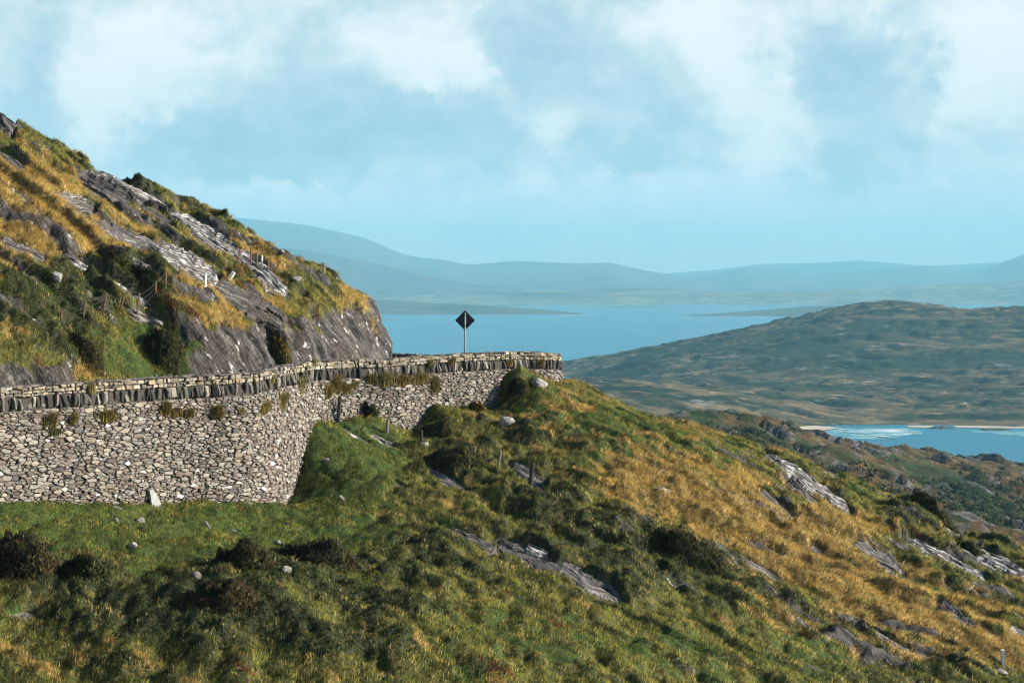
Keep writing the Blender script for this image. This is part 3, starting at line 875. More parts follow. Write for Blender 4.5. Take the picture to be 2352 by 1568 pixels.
# ---- dark upright slates under the coping
up = Stones(); s_ = i_s0
UPC = [(.055, .055, .056), (.085, .083, .08), (.04, .04, .042), (.15, .145, .13), (.03, .03, .033), (.27, .255, .22), (.09, .078, .07), (.19, .178, .155), (.12, .115, .105)]
while s_ < S_VIS:
    wdt = R.choice([R.uniform(.07, .14), R.uniform(.10, .2), R.uniform(.14, .32)])
    lean = R.uniform(-.09, .05); t_ = -H_COP - R.uniform(0, .03); b_ = -H_COP - H_UP * R.uniform(.82, 1.06)
    g = .008; sh_ = R.uniform(.0, .35)
    poly = [(s_ + g - lean * .5 + wdt * sh_ * .4, b_), (s_ + wdt - g - lean * .5 - wdt * sh_ * .2, b_ + R.uniform(-.03, .05)), (s_ + wdt - g - lean * .1, (t_ + b_) / 2),
            (s_ + wdt - g + lean * .5 - wdt * sh_ * .3, t_), (s_ + g + lean * .5, t_), (s_ + g - lean * .1, (t_ + b_) / 2)]
    dd = R.uniform(-.10, .16)
    up.stone(poly, -0.35, dd, jcol(UPC, .3), R.uniform(.6, .85), 0.12, .012)
    s_ += wdt
for sx, wx in ((None, 0.0),): pass
up.build("upright_course", M_STONE, wall)
# ---- pale squared coping, two or three low courses running right through the parapet
cp = Stones()
CPC = [(.32, .285, .22), (.28, .25, .20), (.36, .325, .26), (.24, .22, .185), (.32, .26, .18), (.20, .18, .155), (.40, .37, .31)]
s_ = i_s0; prev_n = 2
while s_ < S_END - 0.6:
    blk = R.uniform(.5, 1.3); n = R.choice([2, 2, 3, 3]); topj = R.uniform(-.06, .07)
    hs = np.cumsum([0] + [R.uniform(.7, 1.3) for _ in range(n)]); hs = -H_COP + (H_COP + topj) * hs / hs[-1]
    for k in range(n):
        x = s_; 
        while x < s_ + blk - .05:
            ww = min(R.uniform(.12, .42), s_ + blk - x)
            if s_ + blk - x - ww < .12: ww = s_ + blk - x
            g = .012; sk = R.uniform(-.035, .035)
            a0, a1 = hs[k] + g, hs[k + 1] - g * .5
            poly = [(x + g, a0 + R.uniform(0, .015)), (x + ww - g, a0 + R.uniform(0, .015)), (x + ww - g + sk, a1 + R.uniform(-.02, .02)), (x + g + sk, a1 + R.uniform(-.02, .02))]
            cp.stone(poly, -0.5, R.uniform(.0, .15), jcol(CPC, .3), R.uniform(.82, .96), 0.09, .024)
            x += ww
    s_ += blk
# dark flat slates laid loose along the top
s_ = i_s0
topf = MB()
while s_ < S_END - 1:
    for row in range(2):
        ww = R.uniform(.25, .6); dep_ = -0.06 - .24 * row - R.uniform(0, .08)
        c_ = wpt(np.array([s_ + R.uniform(-.2, .2)]), np.array([R.uniform(.02, .055)]), np.array([dep_]))[0]
        i0 = int(np.searchsorted(WS, s_)); ang = math.atan2(T[min(i0, len(T) - 1), 1], T[min(i0, len(T) - 1), 0])
        from mathutils import Euler
        topf.box(c_, (ww, R.uniform(.2, .34), R.uniform(.03, .07)), Euler((R.uniform(-.12, .12), R.uniform(-.08, .08), ang + R.uniform(-.3, .3))).to_matrix(), jcol([(.10, .095, .09), (.15, .14, .13), (.20, .18, .16), (.07, .068, .07)], .2), .02)
    s_ += .26
cp.build("coping", M_STONE, wall)
topf.build("cap_slates", M_STONE, wall)
# ---- solid heart of the wall, dark earth and packing; its tone paints gap shade
core_v = []; ns_ = 0
sidx = np.arange(0, len(WP), 5)
for i in sidx:
    s0 = WS[i]; bz = float(np.interp(s0, wb_s, wallbase) - WP[i, 2]) - 0.6
    bz = min(bz, -2.2)
    hs_ = [(0.0, -0.50), (0.0, -0.02), (-H_COP - H_UP, -0.06), (bz, -0.06), (bz, -0.6), (-1.1, -0.56)]
    for h_, dp in hs_: core_v.append(wpt(np.array([s0]), np.array([h_]), np.array([dp]))[0] if dp > -0.3 else np.r_[WP[i, 0] + WN[i, 0] * dp, WP[i, 1] + WN[i, 1] * dp, WP[i, 2] + h_])
    ns_ += 1
qs = []
for a in range(ns_ - 1):
    for k in range(6):
        qs.append((a * 6 + k, a * 6 + (k + 1) % 6, (a + 1) * 6 + (k + 1) % 6, (a + 1) * 6 + k))
core_v = np.array(core_v)
mesh_np("packing", core_v, np.array(qs).ravel(), np.arange(len(qs)) * 4, M_STONE, parent=wall, colors=np.tile((.065, .06, .052), (len(core_v), 1)))

# ================================================================== grass and low scrub
def blades(name, P, H, Wd, lean, col, mat, bend=0.6, tipcol=None, nrm=None):
    """one blade per row: base point, height, width, lean vector (horizontal, per unit height), colour"""
    n = len(P)
    a = rng.uniform(0, 2 * np.pi, n)
    wv = np.stack([np.cos(a), np.sin(a), np.zeros(n)], -1) * (Wd * .5)[:, None]
    upv = np.zeros((n, 3)); upv[:, 2] = H
    ln = np.zeros((n, 3)); ln[:, :2] = lean * H[:, None]
    mid = P + upv * 0.55 + ln * 0.55 * bend * 0.6
    tip = P + upv * (1 - 0.25 * np.minimum(1, (lean ** 2).sum(1)))[:, None] + ln
    V = np.stack([P - wv, P + wv, mid - wv * .8, mid + wv * .8, tip], 1).reshape(-1, 3)
    b = np.arange(n)[:, None] * 5
    loops = np.concatenate([b + 0, b + 1, b + 3, b + 2, b + 2, b + 3, b + 4], 1).ravel()
    starts = (np.arange(n)[:, None] * 7 + np.array([0, 4])).ravel()
    C = np.repeat(col, 5, axis=0)
    if tipcol is not None:
        C = C.reshape(n, 5, 3); C[:, 4] = tipcol; C = C.reshape(-1, 3)
    if nrm is None:
        nrm = np.tile((0, 0, 1.0), (n, 1))
    nr_ = nrm + 0.35 * np.stack([lean[:, 0], lean[:, 1], np.zeros(n)], -1) + rng.normal(0, .14, (n, 3))
    nr_ /= np.linalg.norm(nr_, axis=1)[:, None]
    return mesh_np(name, V, loops, starts, mat, colors=C, nrm=np.repeat(nr_, 5, axis=0))


PAL = {
 'lawn': np.array([(.078, .118, .015), (.120, .162, .022), (.20, .21, .034), (.052, .080, .012), (.36, .30, .08)]),
 'rough': np.array([(.105, .132, .018), (.20, .21, .032), (.44, .35, .09), (.060, .082, .012), (.38, .30, .075)]),
 'gold': np.array([(.52, .335, .085), (.40, .255, .06), (.70, .51, .19), (.22, .19, .04), (.11, .13, .022)]),
 'heath': np.array([(.036, .056, .013), (.070, .090, .019), (.11, .090, .026), (.056, .095, .018), (.40, .30, .11)]),
 'orange': np.array([(.24, .085, .018), (.17, .065, .018), (.07, .06, .018), (.30, .15, .03), (.05, .05, .015)]),
}
PROB = {'lawn': [.26, .27, .22, .15, .10], 'rough': [.3, .25, .15, .2, .1], 'gold': [.36, .24, .16, .14, .10], 'heath': [.30, .25, .14, .19, .12], 'orange': [.26, .22, .2, .12, .2]}
HT = {'lawn': (.05, .17), 'rough': (.10, .28), 'gold': (.16, .42), 'heath': (.08, .22), 'orange': (.10, .26)}
WDT = {'lawn': .015, 'rough': .018, 'gold': .017, 'heath': .026, 'orange': .025}

Uf = U0 + F * VX / VY; Vf = V0 - F * VZ / VY
inview = (Uf > -260) & (Uf < 2620) & (Vf < 1660)
# what the eye can never see from near the photograph's place needs no blades: skip ground deep behind the crests
zt = np.full(NX, -1e9)
vis = np.zeros_like(inview)
az_i = np.clip(((Uf + 300) / 4.5).astype(int), 0, 699)
hor_ = np.full(700, 1e9)
for j in range(NY):
    h_ = hor_[az_i[j]]
    vis[j] = Vf[j] < h_ + 26
    np.minimum.at(hor_, az_i[j], Vf[j])
vis &= inview
occ_wall = onhill | front
bare = np.maximum(np.maximum(rockmask, cliff), bare0)
dens = np.where(vis & occ_wall & (bare < .5) & ((SDW > 0.12) | onhill), 1.0, 0.0)
dens *= np.where(onhill & (SDF < .35), 0.25, 1)
yy = np.clip(VY / 60.0, .5, 2)


def sow(region, total, name, lab, seed):
    g = np.random.default_rng(seed)
    # area on the slope, so that steep faces are covered as well
    w_ = (dens * region * np.sqrt(1 + GXD ** 2 + GYD ** 2)).ravel()
    w_ = w_ * np.where(COVER.ravel() == 0, 1.25, 1.0)
    idx = g.choice(NX * NY, size=total, p=w_ / w_.sum())
    jx = g.uniform(-.5, .5, total) * GS; jy = g.uniform(-.5, .5, total) * GS
    x = X.ravel()[idx] + jx; y = Y.ravel()[idx] + jy
    z = bil(VZ, x, y) - 0.02
    px_ = VX.ravel()[idx] - X.ravel()[idx]; py_ = VY.ravel()[idx] - Y.ravel()[idx]
    P = np.stack([x + px_, y + py_, z], -1)
    ty = COVER.ravel()[idx]
    H = np.zeros(total); Wd = np.zeros(total); C = np.zeros((total, 3)); lean = np.zeros((total, 2))
    # tufts: blades of one tuft share height, colour and lean
    wx_ = .25 * fbm(x * 3.1, y * 3.1, 2, 420); wy_ = .25 * fbm(x * 1.35, y * 1.35, 3, 410)
    _h, c1 = domes(x + wx_, y + wy_, 1.05, 60); _h2, c2 = domes(x, y, .5, 70)
    cell = np.where(g.uniform(0, 1, total) < .6, c1, c2) % 1000003
    ch_ = _hash(cell, cell // 3, 5) / 65535.0; ch2 = _hash(cell, cell // 5, 9) / 65535.0; ch3 = _hash(cell, cell // 7, 12) / 65535.0
    clump = fbm(x * 0.8, y * 0.8, 3, seed + 3)
    swap = .45 * g.uniform(0, 1, total) + .55 * _hash(c1 % 1000003, c1 % 977, 77) / 65535.0; ty = np.where(swap < np.where(ty == 0, .30, .12), 1, ty); ty = np.where((swap > .95) & (ty != 0), 2, ty); ty = np.where((swap > .90) & (swap < .93), 3, ty)
    gz = np.stack([bil(GXD, x, y), bil(GYD, x, y)], -1)
    for k, t in enumerate(TYPES):
        m_ = ty == k; c = m_.sum()
        if not c: continue
        lo, hi = HT[t]
        H[m_] = (lo + (hi - lo) * (0.6 * ch_[m_] + 0.4 * g.uniform(0, 1, c))) * (1 + 0.5 * np.maximum(clump[m_], 0))
        Wd[m_] = WDT[t] * g.uniform(.7, 1.4, c)
        pr = np.cumsum(PROB[t])
        pick = np.searchsorted(pr, np.clip(0.62 * ((ch2[m_] + .9 * clump[m_]) % 1.0) + 0.38 * g.uniform(0, 1, c), 0, .999))
        H[m_] *= np.where(pick >= 4, 1.45, 1.0)
        C[m_] = PAL[t][np.minimum(pick, 4)] * (g.uniform(.75, 1.25, c) * (1 + .7 * (ch3[m_] - .5)))[:, None]
        a = g.uniform(0, 2 * np.pi, c); sp = {'lawn': .7, 'rough': .6, 'gold': .35, 'heath': .8, 'orange': .7}[t]
        lean[m_] = np.stack([np.cos(a), np.sin(a)], -1) * sp * g.uniform(.3, 1, c)[:, None] + np.array([.42, -.18]) * ({'gold': 1.5, 'rough': .8}.get(t, .3)) * (.5 + ch3[m_])[:, None] - gz[m_] * .35
    nz = np.stack([bil(NRM[..., k], x, y) for k in range(3)], -1)
    hm_ = (ty == 3) | (ty == 4); nz[hm_] += g.normal(0, .22, (hm_.sum(), 3))
    o = blades(name, P, H, Wd, lean, C, M_GRASS, nrm=nz)
    tag(o, lab, None, None, "stuff")
    return o


sow(front.astype(float), N_FRONT, "grass", "mixed green and golden hill grass on the slope", 41)
sow(onhill.astype(float), N_HILL, "hillside_grass", "grass, heather and bracken cover of the left hillside", 43)


def leaf_blob(cx, cy, cz, W, D, Hh, n, pal, seed, leaf=.11, base=None):
    """dome of small leaves round a dark twiggy heart; returns arrays for blades and dome"""
    g = np.random.default_rng(seed)
    th = g.uniform(0, 2 * np.pi, n); ph = np.arccos(g.uniform(-.15, 1, n))
    dx, dy, dz = np.sin(ph) * np.cos(th), np.sin(ph) * np.sin(th), np.cos(ph)
    lump = 1 + .30 * fbm(th * 1.1 + seed, ph * 1.6, 3, seed) + .12 * noise2(th * 4 + seed, ph * 4, seed + 1)
    r = lump * g.uniform(.72, 1.08, n)
    x, y = dx * r * W / 2, dy * r * D / 2
    hgt = (.62 + .55 * domes(x, y, max(.35, W * .28), seed)[0]) * (1 + .35 * noise2(x * 1.7, y * 1.7, seed + 4))
    return x, y, np.maximum(dz, 0) ** .8 * r * Hh * hgt


GORSE = np.array([(.030, .042, .010), (.045, .058, .014), (.022, .030, .009), (.085, .088, .022), (.09, .066, .02)])


def bush(u, vb, wpx, hpx, lab, name="gorse_bush", flowers=0, tint=None, hill=False, seed=0):
    p0 = ground_hit([u], [vb], 'hill' if hill else None)[0]
    d = p0[1]; W = wpx * d / F; Hh = hpx * d / F * .72; D = W * .8
    g = np.random.default_rng(900 + seed)
    n = int(np.clip(2600 * (W * (Hh + .3)), 500, 9000))
    lx_, ly_, lz_ = leaf_blob(0, 0, 0, W, D, Hh, n, None, seed)
    gz = bil(Z, p0[0] + lx_, d + D * .35 + ly_)
    P = np.stack([p0[0] + lx_, d + D * .35 + ly_, gz + lz_ - 0.10], -1)
    C = GORSE[g.integers(0, 5, n)] * g.uniform(.7, 1.35, n)[:, None]
    if tint is not None: C = np.where((g.uniform(0, 1, n) < .5)[:, None], np.array(tint) * g.uniform(.7, 1.3, n)[:, None], C)
    if flowers: C = np.where((g.uniform(0, 1, n) < flowers)[:, None], np.array((.55, .30, .01)), C)
    out_ = np.stack([lx_ / W, ly_ / D], -1) * 1.2 + g.uniform(-.7, .7, (n, 2))
    V1 = blades(name, P, g.uniform(.07, .19, n), g.uniform(.03, .065, n), out_, C, M_LEAF, nrm=np.stack([lx_ / W * 2, ly_ / D * 2, np.maximum(lz_ / max(Hh, .1), .15)], -1) + .9 * np.stack([noise2(lx_ * 3.1, ly_ * 3.1 + lz_ * 3, 5), noise2(lx_ * 3.1 + 9, ly_ * 3.1 + lz_ * 3, 6), np.full(n, .25)], -1))
    # heart
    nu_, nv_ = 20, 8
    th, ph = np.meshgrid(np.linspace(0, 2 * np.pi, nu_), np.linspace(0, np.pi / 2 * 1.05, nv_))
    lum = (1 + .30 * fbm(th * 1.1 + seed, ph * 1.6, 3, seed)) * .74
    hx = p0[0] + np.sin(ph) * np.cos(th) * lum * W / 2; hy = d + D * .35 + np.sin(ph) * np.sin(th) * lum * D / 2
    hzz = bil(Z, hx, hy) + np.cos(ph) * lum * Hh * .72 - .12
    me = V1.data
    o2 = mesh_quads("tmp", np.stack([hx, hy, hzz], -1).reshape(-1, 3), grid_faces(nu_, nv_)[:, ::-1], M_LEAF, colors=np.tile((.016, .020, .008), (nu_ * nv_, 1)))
    hn = np.stack([np.sin(ph) * np.cos(th), np.sin(ph) * np.sin(th), np.cos(ph)], -1).reshape(-1, 3)
    n1_ = np.zeros(len(V1.data.vertices) * 3, np.float32); V1.data.attributes['nrm'].data.foreach_get('vector', n1_)
    nall = np.concatenate([n1_.reshape(-1, 3), hn])
    # join both into one mesh by hand
    na = len(me.vertices); nb = len(o2.data.vertices)
    va = np.zeros(na * 3, np.float32); me.vertices.foreach_get("co", va); vb_ = np.zeros(nb * 3, np.float32); o2.data.vertices.foreach_get("co", vb_)
    la_ = np.zeros(len(me.loops), np.int32); me.loops.foreach_get("vertex_index", la_); lb_ = np.zeros(len(o2.data.loops), np.int32); o2.data.loops.foreach_get("vertex_index", lb_)
    sa = np.zeros(len(me.polygons), np.int32); me.polygons.foreach_get("loop_start", sa); sb = np.zeros(len(o2.data.polygons), np.int32); o2.data.polygons.foreach_get("loop_start", sb)
    ca = np.zeros(na * 4, np.float32); me.color_attributes["tint"].data.foreach_get("color", ca); cb = np.zeros(nb * 4, np.float32); o2.data.color_attributes["tint"].data.foreach_get("color", cb)
    bpy.data.objects.remove(V1); bpy.data.objects.remove(o2)
    base = np.array([p0[0], d + D * .35, float(bil(Z, np.array([p0[0]]), np.array([d + D * .35]))[0])], np.float32)
    VV = np.concatenate([va, vb_]).reshape(-1, 3) - base
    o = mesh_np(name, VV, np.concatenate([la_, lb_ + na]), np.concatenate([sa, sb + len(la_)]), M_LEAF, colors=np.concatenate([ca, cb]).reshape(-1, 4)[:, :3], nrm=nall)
    o.location = base.tolist()
    tag(o, lab, "bush", "gorse and heather bushes")
    return o


BUSHES = [
 (188, 1362, 112, 58, "dark rounded gorse bush at the left, standing by itself in short grass", 0, None, False),
 (40, 1350, 140, 80, "big rusty brown gorse bush at the left edge of the picture", .0, (.06, .032, .014), False),
 (552, 1340, 125, 62, "dark bush with a small upright tip below the lawn", 0, (.045, .035, .014), False),
 (735, 1325, 185, 46, "wide low dark bush along the lower edge of the lawn, right of centre left", 0, (.045, .04, .016), False),
 (500, 1440, 165, 46, "broad dark bush in the lower left, tinged with orange heather", 0, (.07, .035, .014), False),
 (1005, 1006, 76, 36, "gorse bush with a few yellow flowers under the grass mound by the wall", .03, None, False),
 (1050, 1088, 130, 26, "dark bush across the line of slanting fence posts", 0, None, False),
 (848, 966, 40, 40, "upright bush of ivy green growing against the wall beside the dark post", 0, None, False),
 (1192, 914, 52, 22, "small round bush under the right end of the wall", .01, None, False),
 (1100, 950, 46, 26, "little yellow flowering gorse at the foot of the wall", .25, None, False),
 (1590, 1322, 180, 34, "long dark heather bank in the middle of the slope", 0, (.04, .038, .015), False),
 (2155, 1212, 100, 55, "thick gorse bush on the right skyline above the rounded crag", 0, None, False),
 (2240, 1275, 80, 20, "low dark gorse on the right skyline above the pale slab", 0, (.05, .05, .016), False),
 (262, 630, 80, 30, "black green bush at the lower end of the golden grass, left hillside", 0, None, True),
 (345, 684, 90, 34, "dark heather bush above the fence, left hillside", 0, None, True),
 (372, 842, 84, 58, "dark round bush overhanging the green bank by the road", 0, (.04, .035, .014), True),
 (312, 426, 84, 9, "dark heather hump on the skyline, left hillside", 0, None, True),
 (196, 846, 66, 46, "dark bush beside the brown cut rock at the road, far left", 0, (.05, .03, .012), True),
 (645, 838, 46, 48, "golden green gorse hanging down between two cliff faces by the road", .04, (.16, .12, .03), True),
]
for i, (u, v, w_, h_, lab, fl, tn, hl) in enumerate(BUSHES):
    bush(u, v, w_, h_, lab, flowers=fl, tint=tn, hill=hl, seed=i + 1)

# ================================================================== tufts on the wall
i0w = 0
def wall_at(u, v):
    """wall coordinates of the face point seen at photo (u, v)"""
    Uw = U0 + F * WP[:, 0] / WP[:, 1]
    k = np.argmin(np.abs(Uw[:i_turn] - u) + np.where(WS[:i_turn] > S_VIS, 1e6, 0)); d = WP[k, 1]
    return WS[k], -(v - V0) / F * d - WP[k, 2]


TUFTS = [(112, 985, 22, 46, 0), (160, 975, 16, 34, 0), (238, 972, 46, 40, 0), (122, 1000, 30, 20, 2), (375, 955, 24, 40, 0), (402, 958, 26, 28, 0), (430, 958, 22, 26, 0), (495, 962, 22, 40, 0), (550, 952, 16, 20, 1), (600, 950, 36, 34, 0), (640, 942, 20, 46, 0),
         (685, 905, 12, 44, 1), (746, 915, 22, 40, 0), (768, 905, 16, 50, 0), (792, 905, 22, 30, 0), (812, 892, 16, 22, 1), (846, 882, 18, 28, 0), (885, 890, 40, 44, 1), (920, 888, 34, 34, 0), (962, 884, 46, 34, 0), (992, 905, 20, 40, 0), (992, 885, 16, 26, 2), (984, 845, 12, 26, 1),
         (205, 905, 14, 34, 1), (716, 842, 10, 26, 1), (622, 880, 10, 24, 1), (1168, 842, 14, 20, 0), (1240, 842, 12, 20, 0), (1035, 842, 14, 24, 0)]
TP = [np.array([(.15, .105, .022), (.22, .15, .035), (.09, .085, .018), (.12, .10, .02)]), np.array([(.26, .20, .075), (.20, .17, .06), (.13, .13, .04)]), np.array([(.05, .075, .018), (.08, .10, .025)])]
for i, (u, v, wpx, hpx, k) in enumerate(sorted(TUFTS)):
    s0, h0 = wall_at(u, v); d = np.interp(s0, WS, WP[:, 1]); W = wpx * d / F; Hh = hpx * d / F
    g = np.random.default_rng(3000 + i); n = int(np.clip(900 * W * Hh + 70, 70, 420))
    ss = s0 + g.normal(0, .24, n) * W * 1.3; hh_ = h0 + g.uniform(0, .35, n) * Hh
    P = wpt(ss, hh_, g.uniform(.02, .16, n))
    nr = np.stack([np.interp(ss, WS, WN[:, 0]), np.interp(ss, WS, WN[:, 1])], -1)
    pal = TP[k]
    o = blades("grass_tuft", P - P.mean(0), Hh * g.uniform(.35, .85, n), g.uniform(.018, .034, n), nr * g.uniform(.1, .7, n)[:, None] + g.uniform(-.45, .45, (n, 2)), pal[g.integers(0, len(pal), n)] * g.uniform(.7, 1.3, n)[:, None], M_GRASS, nrm=np.concatenate([nr, np.full((n, 1), .5)], 1))
    o.location = P.mean(0).tolist()
    ordn = ["first", "second", "third", "fourth", "fifth", "sixth", "seventh", "eighth", "ninth", "tenth", "eleventh", "twelfth", "thirteenth", "fourteenth", "fifteenth", "sixteenth", "seventeenth", "eighteenth", "nineteenth", "twentieth", "twenty first", "twenty second", "twenty third", "twenty fourth", "twenty fifth", "twenty sixth", "twenty seventh", "twenty eighth", "twenty ninth"][i]
    tag(o, "%s grass tuft growing out of the wall, %s from the left" % (["golden brown", "thin straw", "green"][k], ordn), "grass tuft", "grass tufts growing out of the stone wall")

# ================================================================== boulders and loose stones
BC = [(.22, .205, .185), (.22, .205, .185), (.16, .145, .135)]


def boulder(u, v, wpx, hpx, lab, tone, seed, hill=False, flat=1.0, rot=0.0):
    p0 = ground_hit([u], [v], 'hill' if hill else None)[0]; d = p0[1]
    W = wpx * d / F; Hh = hpx * d / F
    nu_, nv_ = 18, 11
    th, ph = np.meshgrid(np.linspace(0, 2 * np.pi, nu_ + 1), np.linspace(0, np.pi, nv_))
    dx, dy, dz = np.sin(ph) * np.cos(th), np.sin(ph) * np.sin(th), np.cos(ph)
    g = np.random.default_rng(seed)
    r = np.full(th.shape, 1.25)
    for _ in range(13):                                   # planes that knock the corners off
        nv3 = g.normal(0, 1, 3); nv3 /= np.linalg.norm(nv3); c_ = g.uniform(.62, 1.0)
        dt = dx * nv3[0] + dy * nv3[1] + dz * nv3[2]
        r = np.minimum(r, np.where(dt > .05, c_ / np.maximum(dt, .05), 9))
    x = dx * r * W * .55; y = dy * r * W * .45; z = dz * r * Hh * .62
    c, s = math.cos(rot), math.sin(rot); x, z = x * c + z * s, -x * s + z * c
    V = np.stack([x, y, z], -1).reshape(-1, 3)
    n1 = fbm(V[:, 0] / W * 3 + seed, V[:, 2] / max(Hh, .05) * 2 + V[:, 1] / W * 2, 4, seed)
    C = np.array(BC[tone])[None] * (1 + .5 * n1[:, None])
    C = np.where((n1 > .2)[:, None] & (tone < 2), np.array((.38, .37, .345)), C)
    o = mesh_np("boulder" if wpx > 16 else "loose_stone", V, grid_faces(nu_ + 1, nv_)[:, ::-1].ravel(), np.arange(nu_ * (nv_ - 1)) * 4, M_BOULDER, colors=C)
    o.location = (p0[0], d + W * .25, float(bil(Z, np.array([p0[0]]), np.array([d + W * .25]))[0]) + Hh * .16)
    tag(o, lab, "boulder" if wpx > 16 else "stone", "boulders and loose stones on the grass")


STONES = [
 (1160, 990, 36, 30, "pale rounded boulder half sunk in grass below the right end of the wall", 0, False, 0),
 (1241, 896, 34, 24, "white boulder leaning at the foot of the wall's right end", 1, False, .5),
 (1522, 1138, 34, 20, "grey boulder with a whitened top in the golden grass", 0, False, .1),
 (128, 684, 27, 26, "pale triangular boulder in dark heather on the left hillside", 1, True, .2),
 (680, 659, 24, 11, "small pale boulder under the skyline posts on the left hillside", 1, True, 0),
 (658, 1352, 24, 18, "white angular boulder between dark bushes at lower left centre", 1, False, 0),
 (322, 1208, 18, 15, "white flat stone on the lawn below the standing slab", 1, False, .5),
 (476, 1222, 9, 26, "long narrow pale stone lying on the lawn", 1, False, -.45),
 (268, 1206, 6, 14, "thin grey stone left of the white flat stone on the lawn", 0, False, -.4),
 (303, 1270, 17, 13, "grey pointed stone alone in the middle of the lawn", 0, False, .3),
 (298, 1222, 8, 10, "narrow grey stone just below the white flat stone", 0, False, -.4),
 (262, 1180, 28, 6, "flat grey stone in the grass near the foot of the wall, left", 0, False, .1),
 (573, 1168, 26, 7, "flat grey stone in the grass by the lower corner of the wall", 0, False, .25),
 (535, 1228, 20, 6, "flat brown stone in the lawn right of the long narrow one", 2, False, .1),
 (450, 1370, 22, 17, "grey block of stone poking out between two dark bushes", 2, False, .3),
 (637, 1260, 13, 8, "small white stone at the right side of the lawn", 1, False, .2),
 (748, 1073, 14, 7, "small pale stone high on the green bank beside the wall", 1, False, .1),
 (786, 1158, 8, 16, "narrow grey stone on the bank below the wall corner", 0, False, -.5),
 (1196, 1297, 9, 14, "small upright white stone left of the wet slab", 1, False, 0),
 (2050, 1155, 20, 15, "white round boulder near the right skyline", 1, False, .2),
 (975, 1036, 20, 9, "flat stone at the foot of the short dark fence post", 0, False, 0),
 (2302, 1556, 30, 8, "flat white stone beneath the white post at the lower right", 1, False, .1),
 (356, 742, 16, 13, "upper grey block of the rubble below the rusty fence", 0, True, .2),
 (366, 750, 20, 9, "pale block lying lowest in the rubble below the fence", 1, True, .3),
 (318, 724, 12, 8, "small white stone at the top of the rubble below the fence", 1, True, .1),
 (336, 736, 13, 8, "small grey stone in the middle of the rubble below the fence", 0, True, .2),
 (478, 644, 30, 18, "broken pale block just behind the concrete post", 0, True, .3),
 (508, 657, 14, 9, "grey stone under the fallen concrete post", 0, True, .1),
 (228, 735, 8, 7, "small white stone low on the green bank by the fence", 1, True, 0),
 (358, 868, 8, 8, "white stone on the green bank just above the road", 1, True, 0),
]
for i, (u, v, w_, h_, lab, tn, hl, rt) in enumerate(STONES): boulder(u, v, w_, h_, lab, tn, 1200 + i, hl, rot=rt)

# standing slab that leans on the wall
s0, h0 = wall_at(335, 1160); d = np.interp(s0, WS, WP[:, 1]); sc = d / F
poly = [(-9, 0), (10, 0), (11, 18), (5, 36), (-2, 45), (-8, 44), (-8, 20)]
mb = MB(); fr = []; bk = []
hb_ = float(np.interp(s0, wb_s, wallbase) - np.interp(s0, WS, WP[:, 2])) - .1
for (a, b_) in poly:
    q_ = wpt(np.array([s0 + a * sc * 1.3]), np.array([hb_ + b_ * sc * 1.15]), np.array([.42 - b_ * sc * .22]))[0]; fr.append(q_)
    bk.append(wpt(np.array([s0 + a * sc * 1.3]), np.array([hb_ + b_ * sc * 1.15]), np.array([.30 - b_ * sc * .22]))[0])
n = len(poly); cc = np.mean(fr, 0)
mb.add([p_ - cc for p_ in fr + bk], [tuple(range(n)), tuple(range(2 * n - 1, n - 1, -1))] + [(i, n + i, n + (i + 1) % n, (i + 1) % n) for i in range(n)], (.33, .33, .31))
o = mb.build("standing_slab", M_BOULDER); o.location = cc.tolist()
tag(o, "tall pale slab of stone set upright against the foot of the wall", "slab")

# ================================================================== posts in the grass
def post(u, vt, vb, wpx, mat, lab, name="fence_post", lean=(0, 0), hill=False, group="old fence posts on the grass slope", square=False, ut=None, cap=None):
    p0 = ground_hit([u], [vb], 'hill' if hill else None)[0]; d = p0[1]
    zt_ = -(vt - V0) / F * d; r = wpx * d / F / 2
    z0 = float(bil(Z, np.array([p0[0]]), np.array([d]))[0]) - .25
    xt = ((ut if ut is not None else u) - U0) / F * d
    b = MB(); top = Vector((xt - p0[0], 0, zt_ - z0))
    pts = [Vector((0, 0, 0)), top * .35, top * .7, top * .96, top]
    n_ = 4 if square else 9
    b.tube(pts, [r * 1.06, r * 1.02, r * .97, r * .95, r * .72], n_)
    o = b.build(name, mat); o.location = (p0[0], d, z0)
    tag(o, lab, "fence post", group)
    return o, Vector((xt, d, zt_)), r


post(776, 909, 977, 9.5, M_WOOD_DARK, "tall black fence post leaning against the view of the wall", ut=781)
post(888, 962, 1004, 7, M_WOOD_PALE, "pale grey fence post at the foot of the wall", ut=891)
post(967, 988, 1030, 8, M_WOOD_DARK, "short dark fence post beside a flat stone near the wall foot", ut=968)
post(1048, 1026, 1040, 8, M_WOOD_DARK, "broken stub of a post leaning in dark gorse", ut=1053)
post(1087, 1024, 1064, 7, M_WOOD_PALE, "grey fence post, first of three slanting ones on the slope", ut=1091)
post(1142, 1034, 1086, 6.5, M_WOOD_PALE, "slim grey fence post slanting right, middle of three on the slope", ut=1150)
post(1216, 1063, 1120, 9.5, M_WOOD_DARK, "stout dark fence post standing in front of a slate slab", ut=1224)
post(1510, 1180, 1210, 8, M_WOOD_DARK, "dark fence post stub at the edge of the golden grass")
post(1846, 1334, 1354, 5, M_WOOD_PALE, "short grey post in golden grass at the right", ut=1845)
post(1674, 1249, 1262, 3.5, M_WOOD_PALE, "tiny pale stake above the narrow grey ledge")

